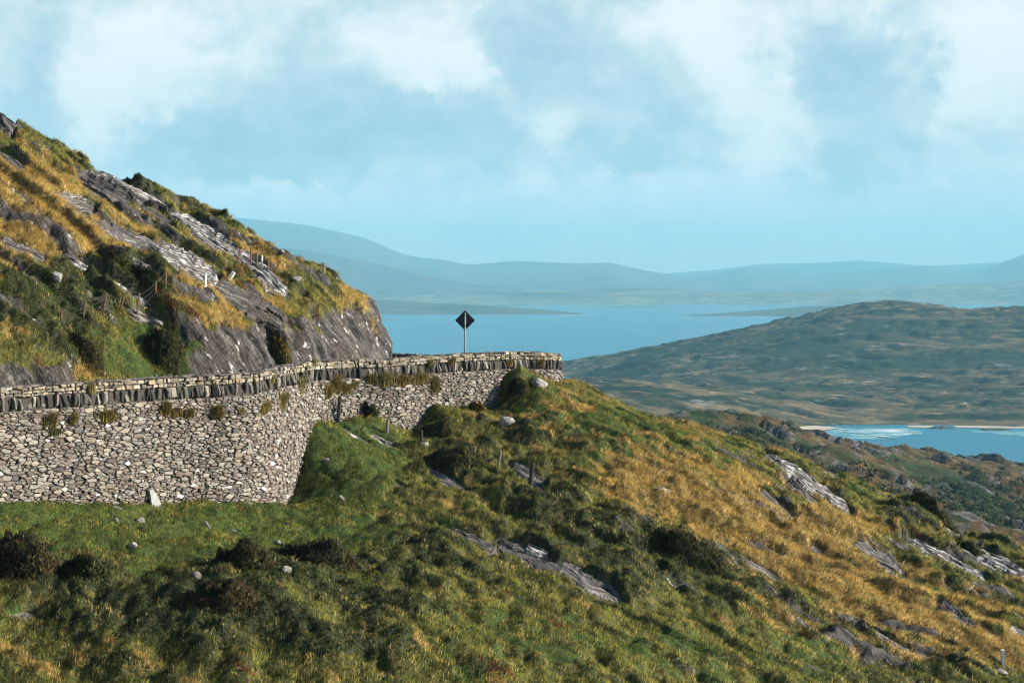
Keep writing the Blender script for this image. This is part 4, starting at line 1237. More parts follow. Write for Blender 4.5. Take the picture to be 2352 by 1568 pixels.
# white post with a cap block
wpost = bpy.data.objects.new("marker_stake", None); link(wpost)
p0 = ground_hit([2303], [1545])[0]; wpost.location = p0.tolist()
tag(wpost, "white square post with a notched cap at the lower right corner", "post")
k_ = p0[1] / F
b = MB(); b.box((0, 0, 21 * k_), (7 * k_, 7 * k_, 50 * k_), None, None, .006); b.build("shaft", M_CONC, wpost)
b = MB(); b.box((0, 0, 49.5 * k_), (7.8 * k_, 7.8 * k_, 8 * k_), None, None, .004); b.build("cap", M_CONC, wpost)

# ================================================================== wire fence on the left hillside
fence = bpy.data.objects.new("wire_fence", None); link(fence)
f0 = ground_hit([320], [755], 'hill')[0]; fence.location = f0.tolist()
tag(fence, "rusty post and wire fence climbing the left hillside", "fence", None)
FP_ = [(84, 699, 709, 2.5, 'R', 84), (140, 715, 751, 4.5, 'R', 142), (190, 691, 750, 4.5, 'R', 197), (236, 672, 731, 4.5, 'R', 246), (276, 684, 721, 4, 'R', 284), (313, 673, 726, 4.5, 'R', 320), (358, 648, 697, 4.8, 'R', 358), (381, 621, 676, 4.8, 'R', 381), (411, 610, 644, 4.5, 'R', 413), (434, 636, 654, 4, 'R', 435), (451, 643, 661, 4, 'R', 451), (470, 628, 670, 6, 'C', 473),
       (541, 574, 628, 4, 'R', 552), (576, 566, 604, 4, 'R', 577), (588, 580, 613, 4, 'W', 591), (602, 587, 619, 4.5, 'C', 602), (615, 592, 624, 4, 'R', 617), (630, 602, 622, 3.5, 'W', 631), (654, 606, 626, 4, 'C', 653), (709, 617, 648, 4.5, 'W', 715), (742, 603, 640, 5, 'W', 744)]
tops = []
for (u, vt, vb, wpx, k, ut) in FP_:
    p0 = ground_hit([u], [vb], 'hill')[0]; d = p0[1]; r = wpx * d / F / 2
    z0 = float(bil(Z, np.array([p0[0]]), np.array([d]))[0]) - .2
    top = Vector(((ut - U0) / F * d, d, -(vt - V0) / F * d)); bot = Vector((p0[0], d, z0))
    b = MB(); ax = top - bot; o3 = bot - fence.location
    b.tube([o3, o3 + ax * .5, o3 + ax * .97, o3 + ax], [r, r * .98, r * .95, r * .7], 4 if k in 'RC' else 8)
    pm = b.build("post", {'R': M_RUST, 'C': M_CONC, 'W': M_WOOD_PALE}[k], fence)
    pm["label"] = {'R': "rusty steel post", 'C': "pale concrete post", 'W': "grey wooden post"}[k]
    tops.append((top, bot + Vector((0, 0, .2))))
for i, (u0_, v0_, u1_, v1_) in enumerate([(742, 604, 754, 628), (715, 618, 738, 641)]):      # slanting struts of the end posts
    p0 = ground_hit([u1_], [v1_ + 2], 'hill')[0]; d = p0[1]
    a = Vector(((u0_ - U0) / F * d, d, -(v0_ - V0) / F * d)) - fence.location; e = Vector(p0.tolist()) - fence.location
    b = MB(); b.tube([a, e], [.055, .06], 8); b.build("strut", M_WOOD_PALE, fence)
for lev in (.93, .62, .32):
    b = MB()
    for (t0, b0), (t1, b1) in zip(tops[:-1], tops[1:]):
        a = b0 + (t0 - b0) * lev; e = b1 + (t1 - b1) * lev
        if (a - e).length > 12: continue
        pts = [a + (e - a) * (k / 8) - Vector((0, 0, .07 * math.sin(math.pi * k / 8))) - fence.location for k in range(9)]
        b.tube(pts, [.0045] * 9, 4)
    b.build("wire", M_WIRE, fence)

# fallen concrete post
p0 = ground_hit([527], [648], 'hill')[0]; k_ = p0[1] / F
b = MB(); b.tube([Vector((-10 * k_, -.1, -7 * k_)), Vector((0, 0, 8 * k_)), Vector((10 * k_, 0, 23 * k_))], [.13, .135, .125], 6)
o = b.build("fallen_post", M_CONC); o.location = p0.tolist()
tag(o, "thick grey concrete post lying tilted on the rock slab, left hillside", "post")

# ================================================================== roadside marker posts
for (u, vt, d, w_, lab) in [(440, 857, 70.5, 6, "black roadside marker post against the green bank, leftmost of five"), (554, 848, 73.2, 6.5, "black roadside marker post beside the wet cliff, second from the left"), (622, 836, 76, 6, "short black marker pair post under the golden gorse"),
                            (680, 831, 79, 6, "black marker post top below the brown cliff"), (908, 812, 96, 5, "black marker post at the tip of the cliff, beside the sea")]:
    x = (u - U0) / F * d; zt_ = -(vt - V0) / F * d
    mp = bpy.data.objects.new("marker_post", None); link(mp); mp.location = (x, d, ROAD_Z)
    tag(mp, lab, "marker post", "black roadside marker posts")
    b = MB(); ww = w_ * d / F
    b.tube([Vector((0, 0, 0)), Vector((0, 0, (zt_ - ROAD_Z) * .5)), Vector((0, 0, zt_ - ROAD_Z - .03)), Vector((0, 0, zt_ - ROAD_Z))], [ww * .5, ww * .5, ww * .48, ww * .3], 8, squash=.5); b.build("shaft", M_BLACK, mp)
    b = MB(); b.box((0, -ww * .52, zt_ - ROAD_Z - .16), (ww * .45, .012, .1)); b.build("reflector", M_STEEL, mp)

# ================================================================== road sign seen from behind
sign = bpy.data.objects.new("road_sign", None); link(sign)
ds = 86.5; sx = (1068 - U0) / F * ds; sign.location = (sx, ds, ROAD_Z)
tag(sign, "diamond road sign on a steel pole, seen from its black back", "road sign")
ks = ds / F
zc = -(735.6 - V0) * ks - ROAD_Z; half = 23.2 * ks
b = MB()
corner = []
rr = half * .09
for k in range(4):
    a0 = k * math.pi / 2
    cxx, czz = math.cos(a0) * (half - rr * 1.414), math.sin(a0) * (half - rr * 1.414)
    for j in range(5):
        a = a0 - math.pi / 4 + j * math.pi / 8
        corner.append((cxx + math.cos(a) * rr, czz + math.sin(a) * rr))
n = len(corner)
vs = [(x, 0.06, zc + z) for x, z in corner] + [(x, .10, zc + z) for x, z in corner] + [(x * .97, .055, zc + z * .97) for x, z in corner]
b.add(vs, [tuple(range(2 * n, 3 * n)), tuple(range(2 * n - 1, n - 1, -1))] + [(i, n + i, n + (i + 1) % n, (i + 1) % n) for i in range(n)] + [(2 * n + i, i, (i + 1) % n, 2 * n + (i + 1) % n) for i in range(n)])
b.build("panel", M_SIGNBACK, sign)
b = MB(); zt_ = -(719 - V0) * ks - ROAD_Z
b.tube([Vector((0, 0, 0)), Vector((0, 0, 2)), Vector((0, 0, zt_ - .01)), Vector((0, 0, zt_))], [1.95 * ks] * 3 + [1.6 * ks], 14); b.build("pole", M_STEEL, sign)
for zz in (-(724 - V0), -(748 - V0)):
    b = MB(); b.box((0, .045, zz * ks - ROAD_Z), (half * (.55 if zz > -100 else .62), .02, .05)); b.tube([Vector((0, 0, zz * ks - ROAD_Z - .03)), Vector((0, 0, zz * ks - ROAD_Z + .03))], [2.35 * ks] * 2, 12)
    b.build("bracket", M_SIGNBACK, sign)

# ================================================================== houses and poles
M_PLASTER = plain_mat("white_house_wall", (.78, .78, .75), .8, 0, .5, .05); M_SLATE = plain_mat("slate_roof", (.075, .085, .10), .7, 0, 2, .2)
M_PINK = plain_mat("faded_pink_wall", (.45, .25, .20), .8, 0, .5, .1)
M_GLASS = plain_mat("window_glass", (.03, .04, .05), .1, 0, .5, .05)


def house(name, loc, Lx, Wy, hw, hr, lab, grp=None, small=False, wallm=None, roofm=None, rot=0):
    h = bpy.data.objects.new(name, None); link(h); h.location = loc; h.rotation_euler = (0, 0, rot)
    tag(h, lab, "house", grp)
    b = MB(); x, y = Lx / 2, Wy / 2
    b.add([(-x, -y, -3), (x, -y, -3), (x, y, -3), (-x, y, -3), (-x, -y, hw), (x, -y, hw), (x, y, hw), (-x, y, hw), (-x, 0, hw + hr), (x, 0, hw + hr)],
          [(0, 1, 5, 4), (1, 2, 6, 9, 5), (2, 3, 7, 6), (3, 0, 4, 8, 7)])
    b.build("wall", wallm or M_PLASTER, h)
    b = MB(); e = .35; t_ = .18
    for sgn in (-1, 1):
        vs = [(-x - e, sgn * (y + e), hw - e * hr / y), (x + e, sgn * (y + e), hw - e * hr / y), (x + e, 0, hw + hr), (-x - e, 0, hw + hr)]
        b.add(vs + [(a, c, z + t_) for a, c, z in vs], [(0, 1, 2, 3), (4, 5, 6, 7), (0, 1, 5, 4), (1, 2, 6, 5), (3, 0, 4, 7)])
    rf = b.build("roof", roofm or M_SLATE, h)
    if not small:
        for sx_ in (-x + .6, x - .6):
            b = MB(); b.box((sx_, 0, hw + hr + .5), (.7, .6, 1.6)); b.build("chimney", wallm or M_PLASTER, rf)
        for wx_ in (-x * .55, 0, x * .55):
            b = MB(); b.box((wx_, -y - .01, hw * .55), (1.0, .06, 1.2)); b.build("window", M_GLASS, h)
    return h


def land_z(x, y): return float(TL(np.array([x]), np.array([y]))[0])


hd = 412.0; hx_ = (2316 - U0) / F * hd
house("house", (hx_, hd, -(1250 - V0) / F * hd - 1.4), 9.6, 6.5, 2.6, 2.4, "blue grey slate roofed house just showing over the grass crest at the right edge", rot=.05)
hx2 = (2312 - U0) / F * (hd + 22)
house("house", (hx2, hd + 22, -(1236 - V0) / F * (hd + 22) - 2.2), 4.2, 3.6, 2.4, 1.5, "small pink walled shed behind the blue grey roof", wallm=M_PINK, small=True)
for (u, v0_, v1_, d, lab) in [(2311, 1216, 1252, 405, "taller utility pole in front of the blue grey roof"), (2347, 1222, 1254, 400, "utility pole at the right end of the blue grey roof"),
                         (1378, 870, 897, 2010, "utility pole on the headland, farthest left"), (2062, 840, 862, 2150, "utility pole on the headland below its summit"), (1822, 815, 833, 2330, "utility pole on the far slope of the headland"), (1752, 886, 905, 2020, "utility pole in the scrub above the beach end of the headland")]:
    x = (u - U0) / F * d; k_ = d / F; b = MB(); hp = (v1_ - v0_) * k_
    po = bpy.data.objects.new("utility_pole", None); link(po); po.location = (x, d, -(v1_ - V0) * k_)
    tag(po, lab, "utility pole", "wooden utility poles")
    b.tube([Vector((0, 0, -2)), Vector((0, 0, hp))], [max(.14, .55 * k_ * .5), max(.11, .45 * k_ * .5)], 6); b.build("mast", M_WOOD_PALE, po)
    b = MB(); b.box((0, 0, hp - .7), (1.6, .12, .12)); b.build("crossarm", M_WOOD_PALE, po)

FH = [(1402, 673), (1440, 668), (1475, 676), (1500, 671), (1330, 678), (1290, 676), (1210, 683), (1555, 680), (1590, 676), (1605, 684), (1360, 684), (1520, 687), (1700, 688), (1745, 690), (1920, 684), (2000, 680), (1060, 684), (985, 690), (860, 684), (1650, 690)]
protoh = None
for i, (u, v) in enumerate(sorted(FH)):
    d = 9980.0 if v > 680 else 10120.0
    x = (u - U0) / F * d
    # sit on the lowland surface: take the height of the sight line, kept close to the ground by a deep footing
    z = -(v - V0) / F * d
    if protoh is None:
        protoh = house("farmhouse", (x, d, z), 17, 9, 5.5, 3.5, "x", "white houses on the far shore", True); h = protoh
    else:
        h = protoh.copy(); COL.objects.link(h); h.location = (x, d, z)
        for ch_ in list(protoh.children):
            c2 = ch_.copy(); COL.objects.link(c2); c2.parent = h
        sc_ = random.uniform(.7, 1.2); h.scale = (sc_, sc_, sc_)
    h["label"] = "tiny white farmhouse on the far shore, number %s from the left" % (["one", "two", "three", "four", "five", "six", "seven", "eight", "nine", "ten", "eleven", "twelve", "thirteen", "fourteen", "fifteen", "sixteen", "seventeen", "eighteen", "nineteen", "twenty"][i])

# ================================================================== sea and far country
HAZE_DENSITY = 0.85e-4


def land_mat(name, cols, scale, stretch=(1, 1, 2), bump=0.5, bdist=2.0, rocks=0.0, strat=0.0):
    """moor seen from afar: patches of the given colours at the given scale"""
    m, nt = new_mat(name)
    pos = N(nt, 'ShaderNodeNewGeometry').outputs['Position']
    v = mapping(nt, pos, tuple(scale * s for s in stretch))
    n1 = noise_n(nt, v, 1.0, 8, 0.62); n2 = noise_n(nt, v, 3.3, 6, 0.6); n3 = noise_n(nt, v, 0.27, 4, 0.5)
    c = mix_rgb(nt, maprange(nt, n1, 0.42, 0.58), cols[0], cols[1])
    c = mix_rgb(nt, maprange(nt, n2, 0.50, 0.66), c, cols[2])
    c = mix_rgb(nt, maprange(nt, n3, 0.5, 0.66), c, cols[3])
    if rocks:
        n4 = noise_n(nt, v, 2.1, 8, 0.7)
        c = mix_rgb(nt, maprange(nt, n4, 0.63 - 0.1 * rocks, 0.68 - 0.1 * rocks), c, (.26, .25, .24))
    if strat:                                             # dark heather on the ledge faces, with their shade painted in
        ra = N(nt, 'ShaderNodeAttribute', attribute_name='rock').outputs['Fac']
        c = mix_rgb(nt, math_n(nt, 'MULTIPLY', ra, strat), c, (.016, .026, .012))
    b = N(nt, 'ShaderNodeBump'); b.inputs['Strength'].default_value = bump; b.inputs['Distance'].default_value = bdist
    L(nt, math_n(nt, 'ADD', n1, math_n(nt, 'MULTIPLY', n2, 0.5)), b.inputs['Height'])
    p = N(nt, 'ShaderNodeBsdfPrincipled'); p.inputs['Roughness'].default_value = 0.95; p.inputs['Specular IOR Level'].default_value = 0.1
    L(nt, c, p.inputs['Base Color']); L(nt, b.outputs[0], p.inputs['Normal'])
    L(nt, p.outputs[0], N(nt, 'ShaderNodeOutputMaterial').inputs[0])
    return m


# ---- sea
m, nt = new_mat("sea_water")
pos = N(nt, 'ShaderNodeNewGeometry').outputs['Position']
w1 = noise_n(nt, mapping(nt, pos, (0.045, 0.11, 1)), 1.0, 6, 0.65); w2 = noise_n(nt, mapping(nt, pos, (0.004, 0.0012, 1)), 1.0, 5, 0.6)
c = mix_rgb(nt, maprange(nt, w2, 0.35, 0.65), (.008, .150, .240), (.013, .180, .275))
b = N(nt, 'ShaderNodeBump'); b.inputs['Strength'].default_value = 0.55; b.inputs['Distance'].default_value = 1.2
L(nt, w1, b.inputs['Height'])
p = N(nt, 'ShaderNodeBsdfPrincipled'); p.inputs['Roughness'].default_value = 0.3; p.inputs['IOR'].default_value = 1.33; p.inputs['Specular IOR Level'].default_value = 0.22
L(nt, c, p.inputs['Base Color']); L(nt, b.outputs[0], p.inputs['Normal'])
L(nt, p.outputs[0], N(nt, 'ShaderNodeOutputMaterial').inputs[0])
M_SEA = m
sea = MB(); sea.add([(-6500, -150, SEA), (9500, -150, SEA), (9500, 23900, SEA), (-6500, 23900, SEA)], [(0, 1, 2, 3)])
tag(sea.build("sea", M_SEA), "blue sea of the wide bay", None, None, "structure")


# ---- far ranges: ridge line (u, v, d), foot distance, depth behind
def far_range(name, line, foot_d, back, mat, seed, rough=0.10, label=None, nu=220, nv=26, foot_v=None):
    ln = np.array(line, float)
    if 'mountains' in name and ln[:, 2].max() > 11000:
        ln[:, 2] *= 1.33; back *= 1.3; foot_d = foot_d * 1.1
    u = np.linspace(ln[0, 0], ln[-1, 0], nu)
    v = np.interp(u, ln[:, 0], ln[:, 1]); d = np.interp(u, ln[:, 0], ln[:, 2])
    k = np.ones(5) / 5
    v = np.convolve(np.pad(v, 2, mode='edge'), k, 'valid')
    zr = -(v - V0) / F * d
    rows = []
    fd = np.interp(u, [p[0] for p in foot_d], [p[1] for p in foot_d]) if isinstance(foot_d, list) else np.full(nu, float(foot_d))
    for j in range(nv):
        t = j / (nv - 1)
        dd = fd + (d - fd) * t
        base = SEA - 6
        prof = (0.30 * t + 0.70 * t * t * (3 - 2 * t))
        x = (u - U0) / F * d * (dd / d)
        amp = rough * (zr - base) * np.sin(math.pi * min(t, 1)) ** 0.8
        z = base + (zr - base) * prof + amp * fbm(x / 900.0, dd / 900.0, 5, seed)
        rows.append(np.stack([x, dd, z], -1))
    for j in range(1, 7):
        t = j / 6
        dd = d + back * t
        rows.append(np.stack([(u - U0) / F * d, dd, zr + (SEA - 8 - zr) * smooth(0, 1, t)], -1))
    V = np.concatenate(rows)
    q = grid_faces(nu, nv + 6)
    o = mesh_quads(name, V, q, mat, smooth_shade=True)
    return tag(o, label, None, None, "structure")


M_FAR = land_mat("far_mountain_moor", [(.08, .10, .095), (.11, .12, .11), (.13, .125, .11), (.07, .09, .08)], 0.0022, (1, 1, 2), 0.5, 25)  # moor colours lifted and cooled to paint in some of the haze
M_FIELD = land_mat("far_lowland_fields", [(.09, .105, .065), (.17, .17, .11), (.32, .30, .21), (.06, .08, .05)], 0.006, (0.5, 1.5, 1), 0.2, 5)
M_ISLE = land_mat("island_moor", [(.06, .075, .05), (.11, .11, .08), (.16, .14, .10), (.05, .065, .045)], 0.008, (0.6, 1.4, 2), 0.5, 6)
far_range("far_mountains", [(1420, 640, 16800), (1540, 627, 16800), (1640, 620, 16800), (1750, 606, 16800), (1860, 604, 16800), (1970, 598, 16800), (2050, 604, 16800), (2110, 610, 16800), (2180, 609, 16800), (2230, 606, 16800), (2300, 602, 16800), (2420, 600, 16800)], 15800, 600, M_FAR, 5, 0.06, "faintest range of mountains behind the others")
far_range("far_mountains", [(-400, 470, 12600), (380, 484, 12600), (545, 500, 12600), (620, 508, 12600), (680, 513, 12600), (720, 520, 12600), (790, 535, 12500), (850, 550, 12500), (890, 570, 12400), (920, 582, 12400), (960, 592, 12300), (1020, 596, 12200), (1070, 608, 12200), (1130, 604, 12200), (1190, 598, 12200), (1240, 602, 12200), (1340, 605, 12200), (1410, 602, 12200), (1440, 613, 12200), (1500, 624, 12200), (1560, 632, 12200), (1650, 650, 12000), (1760, 690, 11600)], 10600, 1500, M_FAR, 8, 0.10, "long blue mountain across the bay, high on the left")
far_range("far_mountains", [(1440, 655, 13200), (1560, 642, 13200), (1640, 630, 13200), (1720, 614, 13200), (1770, 620, 13200), (1870, 630, 13200), (1930, 625, 13200), (2040, 617, 13200), (2130, 612, 13200), (2190, 622, 13200), (2250, 622, 13200), (2300, 605, 13100), (2352, 584, 13000), (2450, 560, 13000)], 11200, 1500, M_FAR, 12, 0.10, "blue hills across the bay on the right")
far_range("far_mountains", [(-400, 556, 10900), (560, 562, 10900), (700, 574, 10900), (760, 584, 10900), (850, 603, 10900), (900, 613, 10800), (1000, 637, 10700), (1080, 652, 10600), (1200, 664, 10500), (1300, 672, 10450), (1450, 684, 10300)], 9750, 900, M_FAR, 15, 0.08, "nearer blue shoulder of the mountain across the bay")
far_range("far_lowland", [(-400, 668, 10300), (600, 672, 10300), (900, 672, 10300), (1100, 668, 10300), (1300, 664, 10400), (1500, 662, 10400), (1700, 672, 10300), (1850, 668, 10300), (2050, 660, 10300), (2200, 652, 10300), (2420, 640, 10300)],
          [(600, 9500), (1200, 9550), (1500, 9700), (1900, 9900), (2420, 9700)], 500, M_FIELD, 18, 0.22, "low farmland along the far shore")
far_range("island", [(-300, 672, 7900), (300, 680, 7900), (760, 684, 7800), (870, 688, 7800), (930, 690, 7700), (1010, 697, 7600), (1100, 700, 7500), (1180, 705, 7400), (1260, 712, 7300), (1320, 718, 7200), (1358, 723.5, 7120)],
          [(760, 6950), (1100, 7030), (1358, 7080)], 700, M_ISLE, 21, 0.25, "low headland reaching into the bay from the left", 180, 20)
far_range("island", [(1532, 726.5, 6880), (1600, 724, 6900), (1660, 720, 6930), (1740, 713, 7000), (1800, 708, 7050), (1850, 703, 7100), (1920, 701, 7100), (2050, 702, 7100)],
          [(1532, 6850), (1700, 6780), (2050, 6700)], 600, M_ISLE, 25, 0.25, "low spit of land in the bay right of the sign", 140, 20)
far_range("island", [(1380, 705.5, 8950), (1430, 703, 8980), (1500, 704, 8980), (1545, 705.5, 8960)], 8930, 60, M_ISLE, 28, 0.2, "thin skerry in front of the far shore", 60, 8)

# ---- headland across the bay
MID = [(1180, 850, 3150), (1285, 834, 3000), (1378, 819, 2950), (1494, 797, 2880), (1611, 771, 2820), (1704, 753, 2790), (1811, 732, 2770), (1881, 717, 2760), (1960, 697, 2750), (2030, 688, 2750), (2076, 690, 2740), (2170, 699, 2730), (2239, 711, 2720), (2270, 706, 2700), (2309, 702, 2690), (2352, 703, 2680), (2500, 700, 2650), (2700, 720, 2650),
       (1285, 960, 1560), (1450, 955, 1590), (1600, 960, 1640), (1750, 968, 1695), (1850, 978.5, 1735), (2000, 976, 1752), (2150, 977, 1748), (2352, 980, 1732), (2600, 985, 1712),
       (1300, 880, 2180), (1500, 880, 2150), (1700, 880, 2120), (1900, 890, 2080), (2200, 895, 2060), (2500, 890, 2060),
       (1500, 835, 2480), (1750, 810, 2460), (1950, 785, 2450), (2150, 790, 2440), (2352, 790, 2420), (2600, 790, 2400),
       (1850, 1050, 1650), (2100, 1060, 1650), (2400, 1080, 1620), (1600, 1040, 1480), (1350, 1040, 1420), (1285, 900, 3300), (1700, 800, 3150), (2030, 780, 3150), (2352, 790, 3100), (2700, 800, 3050), (1180, 960, 2300)]
TM = TPS([at(u, v, d) for u, v, d in MID], 1e-4)
mx_, my_ = np.meshgrid(np.arange(-60, 1300, 3.6), np.arange(1400, 3250, 3.6))
mz = TM(mx_, my_)
above = smooth(SEA - 2, SEA + 14, mz)
b1 = fbm(mx_ / 150, my_ / 70, 5, 700, 0.55); b2 = fbm(mx_ / 48 + 2 * b1, my_ / 17, 4, 720, 0.6)
ridge = 1 - np.abs(fbm(mx_ / 90, my_ / 30, 4, 730)) * 2
mz = mz + above * (9.0 * b1 + 3.5 * b2 + 2.5 * ridge * smooth(0.1, 0.8, ridge)) - 3 * above
hp = my_ / 62 + 1.5 * fbm(mx_ / 420, my_ / 130, 4, 740) + .40 * fbm(mx_ / 60, my_ / 40, 3, 745); hp = hp - np.floor(hp)
hp2 = my_ / 23 + 1.7 * fbm(mx_ / 260, my_ / 70, 4, 750); hp2 = hp2 - np.floor(hp2)
mz = mz + above * (9.0 * smooth(0, .16, hp) * (1 - hp) + 2.4 * smooth(0, .2, hp2) * (1 - hp2) - 7.5)
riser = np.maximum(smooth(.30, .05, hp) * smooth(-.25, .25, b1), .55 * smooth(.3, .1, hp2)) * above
mz = SEA - 8 + (mz - SEA + 8) * smooth(-60, 25, mx_)
sky_d = np.interp(U0 + F * mx_ / my_, [1285, 1800, 2352], [2980, 2770, 2690])
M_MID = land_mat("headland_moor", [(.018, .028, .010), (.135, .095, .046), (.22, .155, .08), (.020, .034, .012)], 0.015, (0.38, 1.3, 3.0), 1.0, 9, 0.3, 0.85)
tag(mesh_quads("headland", np.stack([mx_, my_, mz], -1).reshape(-1, 3), grid_faces(mx_.shape[1], mx_.shape[0]), M_MID, rock=riser.ravel(), smooth_shade=True),
    "broad brown moorland headland across the water", None, None, "structure")

# ---- sand and surf below the headland
M_SAND = land_mat("pale_sand", [(.50, .40, .29), (.58, .48, .36), (.54, .44, .33), (.46, .37, .27)], 0.05, (1, 1, 1), 0.1, 0.3)


def shore_patch(name, pts, zoff, mat, label, wob=6.0, seed=3):
    b = MB(); p3 = []
    for i, (u, v) in enumerate(pts):
        d = -SEA * F / (v - V0); p3.append(((u - U0) / F * d, d, SEA + zoff))
    n = len(p3); den = []
    for i in range(n):
        a = np.array(p3[i]); c_ = np.array(p3[(i + 1) % n])
        for k in range(6):
            q = a + (c_ - a) * k / 6; q[0] += wob * noise2(q[0] / 15, q[1] / 15, seed); q[1] += wob * noise2(q[0] / 12 + 9, q[1] / 15, seed); den.append(q)
    b.add(den, [tuple(range(len(den)))])
    return tag(b.build(name, mat), label, None, None, "structure")


shore_patch("beach", [(1800, 977), (1850, 976.5), (1912, 980), (1930, 983), (1895, 988), (1872, 994), (1850, 1000), (1800, 1000)], 0.35, M_SAND, "pale sandy beach at the foot of the headland")
shore_patch("beach", [(2085, 978), (2140, 978), (2148, 981.5), (2110, 982), (2080, 980.5)], 0.4, M_SAND, "thin strip of sand left of the dark skerry", 3, 5)
shore_patch("beach", [(2190, 978), (2290, 979), (2360, 981), (2360, 984), (2260, 983), (2195, 981.5)], 0.4, M_SAND, "thin strip of sand right of the dark skerry", 3, 6)

m, nt = new_mat("surf_foam")
pos = N(nt, 'ShaderNodeNewGeometry').outputs['Position']
f1 = noise_n(nt, mapping(nt, pos, (0.028, 0.16, 1)), 1.0, 7, 0.7); f2 = noise_n(nt, mapping(nt, pos, (0.010, 0.03, 1)), 1.0, 3, 0.5)
fm = math_n(nt, 'MULTIPLY', maprange(nt, f1, 0.47, 0.60), maprange(nt, f2, 0.40, 0.56))
c = mix_rgb(nt, fm, (.035, .22, .27), (.80, .84, .84))
p = N(nt, 'ShaderNodeBsdfPrincipled'); p.inputs['Roughness'].default_value = 0.35; p.inputs['IOR'].default_value = 1.33
L(nt, c, p.inputs['Base Color']); L(nt, p.outputs[0], N(nt, 'ShaderNodeOutputMaterial').inputs[0]); M_SURF = m
shore_patch("surf", [(1880, 991), (1930, 984.5), (2010, 983), (2090, 983), (2120, 987), (2110, 996), (2060, 1006), (1990, 1012), (1920, 1004)], 0.15, M_SURF, "white breaking surf off the beach", 14, 8)
shore_patch("surf", [(2190, 986), (2240, 986), (2352, 990), (2400, 996), (2352, 1000), (2260, 994)], 0.15, M_SURF, "white foam around the skerries", 10, 9)

M_SKERRY = plain_mat("black_shore_rock", (.030, .030, .028), 0.8, 0, 0.2, 0.3)
def skerry(u0, u1, v, hh, lab):
    d = -SEA * F / (v - V0); xa = (u0 - U0) / F * d; xb = (u1 - U0) / F * d
    nx, ny = 40, 10; s = np.linspace(0, 1, nx)[None]; t = np.linspace(-1, 1, ny)[:, None]
    x = xa + (xb - xa) * s + 0 * t; y = d + t * 11 + 0 * s
    z = SEA - 1 + (hh * (np.sin(np.pi * s) ** 0.5) * (1 - t * t) * (0.7 + 0.7 * fbm(x / 9, y / 9, 4, int(u0))))
    tag(mesh_quads("skerry", np.stack([x, y, z], -1).reshape(-1, 3), grid_faces(nx, ny), M_SKERRY), lab, "rock", "black skerries off the beach")
skerry(2128, 2196, 983, 4.5, 'flat black skerry between two strips of sand, left of the other')
skerry(2246, 2326, 987, 4.2, 'flat black skerry in the surf near the right edge')

# ---- brown rocky ridge between the slope and the bay
LOW = [(1400, 985, 400), (1480, 975, 415), (1536, 958, 430), (1578, 942, 450), (1639, 945, 480), (1727, 968, 520), (1811, 991, 550), (1886, 1008, 580), (2002, 1030, 610), (2104, 1036, 640), (2165, 1043, 650), (2263, 1058, 660), (2352, 1072, 670), (2500, 1092, 680), (2700, 1110, 690),
       (1600, 1130, 660), (1750, 1130, 700), (1900, 1120, 760), (2150, 1150, 800), (2400, 1180, 830), (2700, 1230, 830), (1300, 1250, 560), (1300, 1100, 400),
       (1700, 1180, 950), (2100, 1150, 1050), (2500, 1150, 1100), (1300, 1330, 860), (2800, 1180, 1100),
       (1700, 1010, 430), (1850, 1050, 440), (2000, 1100, 440), (2200, 1175, 420), (2352, 1232, 410), (2600, 1290, 410), (2050, 1065, 530), (2250, 1110, 530), (2400, 1145, 530), (2600, 1180, 530),
       (1600, 1180, 200), (1900, 1280, 200), (2300, 1420, 200), (2800, 1500, 200), (1300, 1200, 200), (1250, 1500, 108), (1900, 1560, 108), (2500, 1640, 108), (3200, 1640, 120), (1000, 1400, 200), (1000, 1300, 420)]
TL = TPS([at(u, v, d) for u, v, d in LOW], 1e-4)
lx, ly = np.meshgrid(np.arange(-60, 640, 1.7), np.arange(104, 1180, 1.7))
lz = TL(lx, ly)
lb = fbm(lx / 60, ly / 60, 4, 800)
ca_, sa_ = math.cos(math.radians(-33)), math.sin(math.radians(-33))
al = lx * ca_ + ly * sa_; ac = -lx * sa_ + ly * ca_
st = fbm(al / 42, ac / 11, 5, 810, 0.6)
tooth = (ac / 15 + 1.6 * fbm(al / 55, ac / 45, 4, 820)); tooth = 1 - (tooth - np.floor(tooth))
crag = smooth(-0.15, 0.35, fbm(al / 34, ac / 20, 4, 830, .6))
LROCK = crag
lz = lz + np.where(ly > 150, 1, 0) * (2.0 * lb + 3.4 * st + 3.8 * tooth * crag + .8 * fbm(lx / 9, ly / 9, 4, 840, .6) + .9 * (1 - 2 * np.abs(fbm(al / 14, ac / 5, 4, 845, .6))) * crag) - 2.0
m, nt = new_mat("ridge_moor")
pos = N(nt, 'ShaderNodeNewGeometry').outputs['Position']
rk_ = N(nt, 'ShaderNodeAttribute', attribute_name="rock").outputs['Fac']
v1 = mapping(nt, pos, (.09, .09, .16)); n1 = noise_n(nt, v1, 1, 8, .65); n2 = noise_n(nt, v1, 3.7, 6, .65); n3 = noise_n(nt, mapping(nt, pos, (.015, .015, .03)), 1, 4)
c = mix_rgb(nt, maprange(nt, n1, .42, .6), (.105, .062, .028), (.13, .095, .042))
c = mix_rgb(nt, maprange(nt, n3, .46, .56), c, (.022, .040, .014))
c = mix_rgb(nt, maprange(nt, n2, .50, .60), c, (.042, .042, .022))
gr = mix_rgb(nt, maprange(nt, n2, .4, .6), (.04, .038, .036), (.15, .14, .13))
c = mix_rgb(nt, math_n(nt, 'MULTIPLY', maprange(nt, rk_, .45, .95), maprange(nt, n1, .45, .55)), c, gr)
b = N(nt, 'ShaderNodeBump'); b.inputs['Strength'].default_value = 0.9; b.inputs['Distance'].default_value = 1.6
